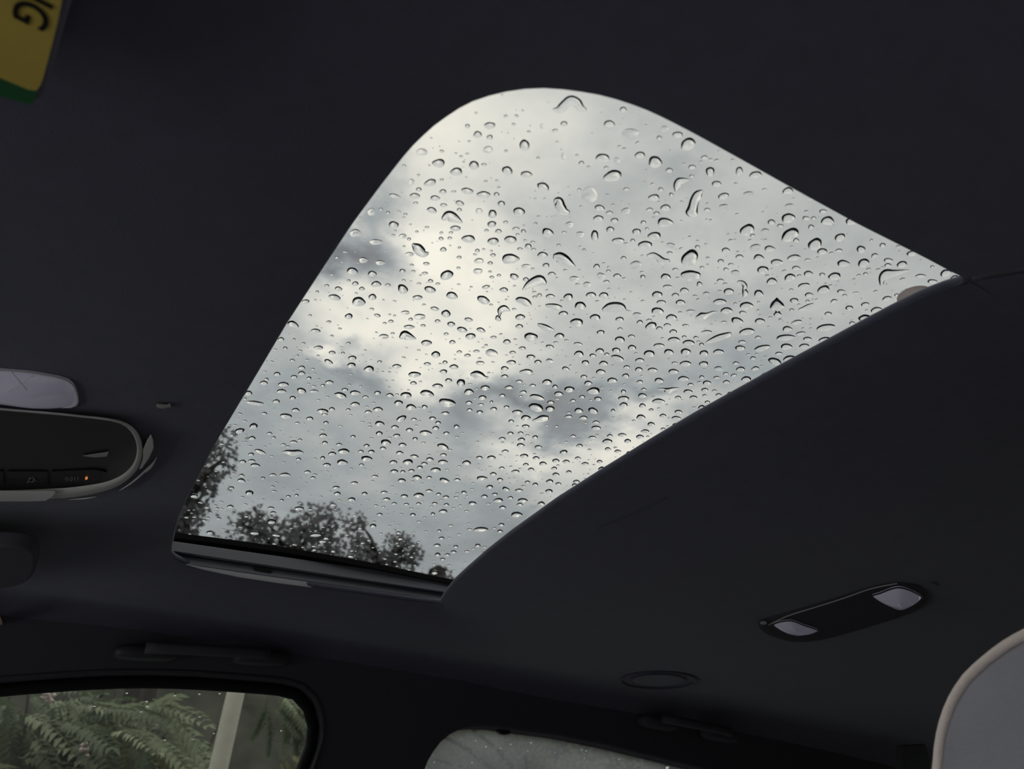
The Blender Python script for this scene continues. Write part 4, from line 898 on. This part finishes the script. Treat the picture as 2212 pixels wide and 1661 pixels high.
# ------------------------------------------------------------------ raindrops: build
def inside_open(x, y, grow_=0):
    c = False; n = len(LIP_PX); j = n - 1
    for i in range(n):
        xi, yi = LIP_PX[i]; xj, yj = LIP_PX[j]
        if (yi > y) != (yj > y) and x < (xj - xi)*(y - yi)/(yj - yi) + xi: c = not c
        j = i
    return c
def drop_rows(sts, flat_):
    """stations (x, y, r) along the spine in view pixels -> rows of ((px, py), height fraction)"""
    rows = []; k = len(sts); m = 5; rmax = max(s_[2] for s_ in sts)
    for i, (x, y, r) in enumerate(sts):
        x0, y0 = sts[max(i-1, 0)][:2]; x1, y1 = sts[min(i+1, k-1)][:2]; tx, ty = x1-x0, y1-y0; l = math.hypot(tx, ty) or 1; nx, ny = -ty/l, tx/l
        row = []
        for j in range(-m, m+1):
            u = math.sin(j/m*PI/2)
            row.append(((x + nx*u*r, y + ny*u*r), (r/rmax)**.8*max(0, 1 - abs(u)**2.2)))
        rows.append(row)
    return rows
def ell_rows(cx, cy, w, h, rot, rnd, irr=.09):
    a = math.radians(rot); ca, sa = math.cos(a), math.sin(a); rows = []; n, m = 13, 5
    p1, p2, p3 = rnd.uniform(0, 6.28), rnd.uniform(0, 6.28), rnd.uniform(0, 6.28)
    asym = rnd.uniform(-.16, .16); sk = rnd.uniform(-.10, .10)
    for i in range(n):
        t = -math.cos(PI*i/(n-1)); q = math.sqrt(max(0, 1 - t*t)) or 0
        row = []
        for j in range(-m, m+1):
            u = math.sin(j/m*PI/2); X, Y = t, u*q; rr = math.hypot(X, Y); ph = math.atan2(Y, X)
            k = 1 + irr*(math.sin(2*ph + p1)*.5 + math.sin(3*ph + p2)*.55 + .35*math.sin(5*ph + p3))*rr
            Xs = X*k; Ys = Y*k*(1 + asym*X) + sk*(X*X - .3)
            px = cx + (Xs*w/2*ca - Ys*h/2*sa); py = cy + (Xs*w/2*sa + Ys*h/2*ca)
            row.append(((px, py), max(0, 1 - rr**2.6)))
        rows.append(row)
    return rows
def drop_mesh(rows, hfac, origin=None):
    pts = [[at_z(p[0], p[1], ZT) for p, hh in r] for r in rows]
    flat_pts = [p for r in pts for p in r]
    c = sum(flat_pts, Vector())/len(flat_pts)
    mid = len(rows)//2
    wid = min((pts[mid][0] - pts[mid][-1]).length, (pts[0][len(pts[0])//2] - pts[-1][len(pts[0])//2]).length)
    wid = max((r[0] - r[-1]).length for r in pts) if origin == 'spine' else wid
    r_ = wid/2; Hh = .0027*math.tanh(.70*r_/.0027)*hfac
    n, m = len(rows), len(rows[0]); V = []; Fc = []
    for i in range(n):
        for j in range(m):
            p = pts[i][j]; V.append((p.x - c.x, p.y - c.y, Hh*rows[i][j][1]))
    for i in range(n-1):
        for j in range(m-1): Fc.append((i*m + j, i*m + j + 1, (i+1)*m + j + 1, (i+1)*m + j))
    nt_ = len(Fc); b = len(V)
    loop = [(i, 0) for i in range(n)] + [(n-1, j) for j in range(1, m)] + [(i, m-1) for i in range(n-2, -1, -1)] + [(0, j) for j in range(m-2, 0, -1)]
    # bottom: same grid, flat
    for i in range(n):
        for j in range(m): V.append((pts[i][j].x - c.x, pts[i][j].y - c.y, -.00005))
    for i in range(n-1):
        for j in range(m-1): Fc.append((b + (i+1)*m + j, b + (i+1)*m + j + 1, b + i*m + j + 1, b + i*m + j))
    for k in range(len(loop)):
        a = loop[k]; d = loop[(k+1) % len(loop)]; ia = a[0]*m + a[1]; id_ = d[0]*m + d[1]
        Fc.append((ia, id_, b + id_, b + ia))
    # orientation
    return V, Fc, nt_, c
def to_mesh(name, V, Fc, ntop):
    me = bpy.data.meshes.new(name); me.from_pydata(V, [], Fc)
    bm = bmesh.new(); bm.from_mesh(me)
    bm.faces.ensure_lookup_table()
    for f in bm.faces: f.smooth = f.index < ntop; f.material_index = 0 if f.index < ntop else 1
    bmesh.ops.remove_doubles(bm, verts=bm.verts, dist=1e-6)
    bmesh.ops.dissolve_degenerate(bm, dist=1e-7, edges=bm.edges)
    bmesh.ops.recalc_face_normals(bm, faces=bm.faces)
    for e in bm.edges:
        if len(e.link_faces) == 2 and (e.link_faces[0].smooth != e.link_faces[1].smooth): e.smooth = False
    bm.to_mesh(me); bm.free(); me.update(); me.materials.append(WATER); me.materials.append(CONTACT); return me
rnd = random.Random(11)
items = []                                            # (cx, cy, w, h, rot, faint) in picture pixels
odd_boxes = []
for (ox, oy, sc_, lab_, sp) in ODD:
    xs = [p[0] for p in sp]; ys = [p[1] for p in sp]; rm = max(p[2] for p in sp)
    odd_boxes.append([(ox + x/sc_, oy + y/sc_, r/sc_) for x, y, r in sp])
def hits_odd(x, y, m_=3):
    for b in odd_boxes:
        for (bx, by, br) in b:
            if math.hypot(x - bx, y - by) < br + m_: return True
    return False
for (ox, oy, sc_, txt) in DROPS:
    for t in txt.split():
        f = t.split(','); fa = f[-1] == 'f'
        if fa: f = f[:-1]
        f = [float(q) for q in f]; rot = f[4] if len(f) > 4 else 0.0
        cx, cy, w, h = ox + f[0]/sc_, oy + f[1]/sc_, f[2]/sc_, f[3]/sc_
        if not (inside_open(cx, cy) or inside_open(cx, cy + h*.4) or inside_open(cx, cy - h*.4) or inside_open(cx + w*.4, cy) or inside_open(cx - w*.4, cy)): continue
        if hits_odd(cx, cy): continue
        ok = True
        for (a, b, w2_, h2_, r2_, f2_) in items:
            if ((cx - a)/((w + w2_)/2))**2 + ((cy - b)/((h + h2_)/2))**2 < .42: ok = False; break
        if ok: items.append((cx, cy, w, h, rot, fa))
items.sort(key=lambda q: -q[2]*q[3])
print('drops', len(items))
def zone(x, y):
    # each zone is bounded by things one can find in the view
    if x < 900 and y > 1080: return 'over the dark tree tops at the far rail'
    if y > 1150: return 'at the lower corner by the rail'
    front = abs((y - 903) - (x - 500)*-1.5)/1.8
    if y < 330 + 0*x and x < 1500: return 'under the rounded front corner'
    if front < 75: return 'along the slanted front edge'
    # distance from the rear edge
    rear = ((x - 980)*-.52 + 1258 - y)
    if x > 1750: return 'in the pointed rear corner'
    if x > 1500 and y < 600: return 'near the upper right edge'
    if rear < 75: return 'along the rear fabric edge'
    if y > 950: return 'in the blue grey sky above the trees'
    if y > 800: return 'across the dark cloud band'
    if x < 1120 and y > 560: return 'on the brightest cream cloud'
    if x < 1150: return 'between bright cloud and front corner'
    if y < 560: return 'in the pale upper right half'
    return 'in the grey middle of the pane'
for k, (ox, oy, sc_, lab_, sp) in enumerate(ODD):
    P = smooth_line([(x, y, r) for x, y, r in sp], 19)
    s0, s1 = P[0], P[-1]; d0 = (P[0] - P[1]); d0.z = 0; d0.normalize(); d1 = (P[-1] - P[-2]); d1.z = 0; d1.normalize()
    st = [(s0.x + d0.x*s0.z*q*.7, s0.y + d0.y*s0.z*q*.7, s0.z*math.sqrt(max(0, 1 - q*q))) for q in (1, .92, .7, .4)] + [tuple(p) for p in P] + [(s1.x + d1.x*s1.z*q*.7, s1.y + d1.y*s1.z*q*.7, s1.z*math.sqrt(max(0, 1 - q*q))) for q in (.4, .7, .92, 1)]
    st = [(ox + x/sc_, oy + y/sc_, r/sc_) for x, y, r in st]
    V, Fc, nt_, c = drop_mesh(drop_rows(st, False), 1.0, 'spine')
    o = link('raindrop', to_mesh('raindrop', V, Fc, nt_)); o.location = up((c.x, c.y, ZT)); tag(o, lab_, 'raindrop', 'raindrops on the sunroof')
NIND = 300 - len(ODD)
stuffV, stuffF, stuffT = [], [], 0
stuff = bmesh.new()
def add_stuff(V, Fc, nt_, c):
    vs = [stuff.verts.new(up((v[0] + c.x, v[1] + c.y, v[2] + ZT))) for v in V]
    for k, f in enumerate(Fc):
        try: fc = stuff.faces.new([vs[i] for i in f]); fc.smooth = k < nt_; fc.material_index = 0 if k < nt_ else 1
        except ValueError: pass
ORD = {}
for k, (cx, cy, w, h, rot, fa) in enumerate(items):
    V, Fc, nt_, c = drop_mesh(ell_rows(cx, cy, w, h, rot, rnd, .05 if fa else .065), .30 if fa else rnd.uniform(.85, 1.1))
    if k < NIND:
        o = link('raindrop', to_mesh('raindrop', V, Fc, nt_)); o.location = up((c.x, c.y, ZT))
        z_ = zone(cx, cy)
        if fa: lab_ = 'flat film of water ' + z_
        else:
            size = 'large' if w*h > 700 else 'medium'
            shape = 'tilted oval' if abs(rot) > 9 else ('upright' if h > w*.95 else ('long flat' if w > 2.1*h else 'oval'))
            lab_ = '%s %s clear raindrop %s' % (size, shape, z_)
        ORD.setdefault(lab_, []).append((cx, cy, o))
        tag(o, lab_, 'raindrop', 'raindrops on the sunroof')
    else: add_stuff(V, Fc, nt_, c)
# labels: first by a neighbour with a shape of its own, then by the extremes of each zone
SHORT = [l.split(' raindrop')[0] if ' raindrop' in l else l.split(' leaning')[0].split(' pointing')[0] for (_, _, _, l, _) in ODD]
BYNAME = ['boomerang drop', 'bean shaped drop', 'comma shaped drop', 'teardrop by the dark left cloud', 'large teardrop on the bright cloud', 'shark fin drop', 'tall boot shaped drop', 'bent eel shaped drop',
 'sail shaped drop', 'dog shaped drop', 'mushroom shaped drop', 'tadpole drop', 'thin slug drop near the rear edge', 'pear shaped drop', 'snowman shaped drop', 'wing shaped drop', 'whale shaped drop', 'slim slug drop in the middle',
 'feather shaped drop', 'horse head drop', 'T shaped drop', 'long fin drop low down', 'fish shaped drop', 'small eel drop at the rear edge']
CEN = [(sum(q[0] for q in b)/len(b), sum(q[1] for q in b)/len(b)) for b in odd_boxes]
DIRS = ['right of', 'lower right of', 'below', 'lower left of', 'left of', 'upper left of', 'above', 'upper right of']
allr = [(lab_, x, y, o) for lab_, l in ORD.items() for x, y, o in l]
best = {}
for lab_, x, y, o in allr:
    k = min(range(len(CEN)), key=lambda i: math.hypot(x - CEN[i][0], y - CEN[i][1])); dx, dy = x - CEN[k][0], y - CEN[k][1]; ds = math.hypot(dx, dy)
    if ds > 105: continue
    key = (k, int(round(math.degrees(math.atan2(dy, dx))/45)) % 8)
    if key not in best or ds < best[key][0]: best[key] = (ds, lab_, o)
done = set()
for (k, dr), (ds, lab_, o) in best.items():
    kind_ = 'thin film of water' if 'film' in lab_ else lab_.split(' clear')[0] + ' drop'
    o['label'] = '%s just %s the %s' % (kind_, DIRS[dr], BYNAME[k]); done.add(o.name)
ONES = ['', 'first', 'second', 'third', 'fourth', 'fifth', 'sixth', 'seventh', 'eighth', 'ninth', 'tenth', 'eleventh', 'twelfth', 'thirteenth', 'fourteenth', 'fifteenth', 'sixteenth', 'seventeenth', 'eighteenth', 'nineteenth']
def ordinal(n):
    if n < 20: return ONES[n]
    t, u = divmod(n, 10)
    return ('%s-%s' % (['', '', 'twenty', 'thirty', 'forty', 'fifty', 'sixty', 'seventy'][t], ONES[u])) if u else ['', '', 'twentieth', 'thirtieth', 'fortieth', 'fiftieth', 'sixtieth', 'seventieth'][t]
def rank_words(k, n):
    if n == 1: return ''
    if n == 2: return ('left one of two: ', 'right one of two: ')[k]
    if k == 0: return 'leftmost '
    if k == n - 1: return 'rightmost '
    if k == 1: return 'second from left '
    if k <= n//2: return ordinal(k + 1) + ' from left '
    return ordinal(n - k) + ' from right '
for lab_, l in ORD.items():
    l.sort(key=lambda q: q[0])
    for k, (x, y, o) in enumerate(l):
        if o.name in done: continue
        o['label'] = rank_words(k, len(l)) + lab_.replace(' clear', '')
# fine drops between them, beyond count
def tiny(px, py, r_, n=8):
    c = at_z(px, py, ZT); V = []; Fc = []; Hh = .42*r_
    sx, sy = random.uniform(.8, 1.25), random.uniform(.8, 1.2)
    for k, rr in enumerate((1, .8, .45)):
        for a in range(n): V.append((r_*rr*sx*math.cos(a*2*PI/n), r_*rr*sy*math.sin(a*2*PI/n), Hh*(1 - rr**2.2)))
    V.append((0, 0, Hh))
    for k in range(2):
        for a in range(n): Fc.append((k*n + a, k*n + (a+1) % n, (k+1)*n + (a+1) % n, (k+1)*n + a))
    for a in range(n): Fc.append((2*n + a, 2*n + (a+1) % n, 3*n))
    nt_ = len(Fc); b = len(V)
    for a in range(n): V.append((V[a][0], V[a][1], -.00005))
    Fc.append(tuple(b + n - 1 - a for a in range(n)))
    for a in range(n): Fc.append((a, b + a, b + (a+1) % n, (a+1) % n))
    add_stuff(V, Fc, nt_, c)
random.seed(21); placed = []; tries = 0
while len(placed) < 1150 and tries < 60000:
    tries += 1; px = random.uniform(380, 2080); py = random.uniform(200, 1255)
    if not inside_open(px, py): continue
    dens = .25 if py < 500 else (.45 if py < 750 else (.7 if py < 950 else 1.0))
    if py > 1090 and px < 960: dens = 1.6
    if random.random()*1.6 > dens: continue
    w = random.choice((3, 3.5, 4, 4, 5, 6, 7, 8, 9)) * (1.0 if py < 1080 else 1.15)
    bad = hits_odd(px, py, 3 + w/2)
    if not bad:
        for (a, b, w2_, h2_, r2_, f2_) in items:
            if abs(px - a) < w2_ + 20 and abs(py - b) < h2_ + 20 and ((px - a)/(w2_/2 + w/2 + 2))**2 + ((py - b)/(h2_/2 + w/3 + 1.5))**2 < 1: bad = True; break
    if not bad:
        for (a, b, w2_) in placed:
            if abs(px - a) < (w + w2_)/2 + 1.5 and abs(py - b) < (w + w2_)/3 + 1.5: bad = True; break
    if bad: continue
    placed.append((px, py, w))
    tiny(px, py, w/2*at_z(px, py, ZT).length/F)
bmesh.ops.remove_doubles(stuff, verts=stuff.verts, dist=1e-7)
bmesh.ops.dissolve_degenerate(stuff, dist=1e-8, edges=stuff.edges)
bmesh.ops.recalc_face_normals(stuff, faces=stuff.faces)
for e in stuff.edges:
    if len(e.link_faces) == 2 and (e.link_faces[0].smooth != e.link_faces[1].smooth): e.smooth = False
me = bpy.data.meshes.new('fine_raindrops'); stuff.to_mesh(me); stuff.free(); me.materials.append(WATER); me.materials.append(CONTACT)
o = link('fine_raindrops', me); tag(o, 'countless fine raindrops between the larger ones on the sunroof glass', 'raindrops', kind='stuff')
# raindrops on the side windows
def side_drop(px, py, r_, label, group):
    c = on_side(px, py, .0148); n = 10; V = []; Fc = []
    ny = Vector((0, 1, TILT)).normalized(); ex = Vector((1, 0, 0)); ez = ny.cross(ex)
    for k, rr in enumerate((1, .8, .45)):
        for a in range(n): V.append(ex*r_*rr*math.cos(a*2*PI/n) + ez*r_*rr*math.sin(a*2*PI/n) + ny*.5*r_*(1 - rr**2.2))
    V.append(ny*.5*r_)
    for k in range(2):
        for a in range(n): Fc.append((k*n + a, k*n + (a+1) % n, (k+1)*n + (a+1) % n, (k+1)*n + a))
    for a in range(n): Fc.append((2*n + a, 2*n + (a+1) % n, 3*n))
    nt_ = len(Fc); Fc.append(tuple(n - 1 - a for a in range(n)))
    o = link('raindrop', to_mesh('raindrop', [tuple(v) for v in V], Fc, nt_)); o.location = up(c); tag(o, label, 'raindrop', group)
FRONT = [(274,1496),(378,1501),(431,1498),(475,1497),(317,1514),(318,1524),(304,1536),(432,1547),(463,1583),(416,1595),(357,1597),(608,1577),(204,1524)]
REAR = [(1028,1599,.0015),(1050,1611,.0019),(1082,1615,.0016),(1103,1607,.0015),(1147,1603,.0017),(1140,1621,.0015),(1198,1625,.0012),(1256,1619,.0014),(1266,1621,.0015),(938,1645,.0016),(1020,1646,.0018),(1262,1637,.0013),(1337,1639,.0018)]
for k, (px, py) in enumerate(sorted(FRONT)):
    side_drop(px, py, .0016, rank_words(k, len(FRONT)) + 'tiny bright raindrop on the front side window', 'tiny raindrops on the front side window')
for k, (px, py, r) in enumerate(sorted(REAR)):
    side_drop(px, py, r, rank_words(k, len(REAR)) + 'tiny bright raindrop on the fogged rear side window', 'tiny raindrops on the fogged rear window')
side_drop(1441, 1655, .005, 'bigger bright raindrop on the fogged rear window, right one of two', 'bigger raindrops on the fogged rear window')
side_drop(1379, 1661, .004, 'bigger bright raindrop on the fogged rear window, left one of two', 'bigger raindrops on the fogged rear window')
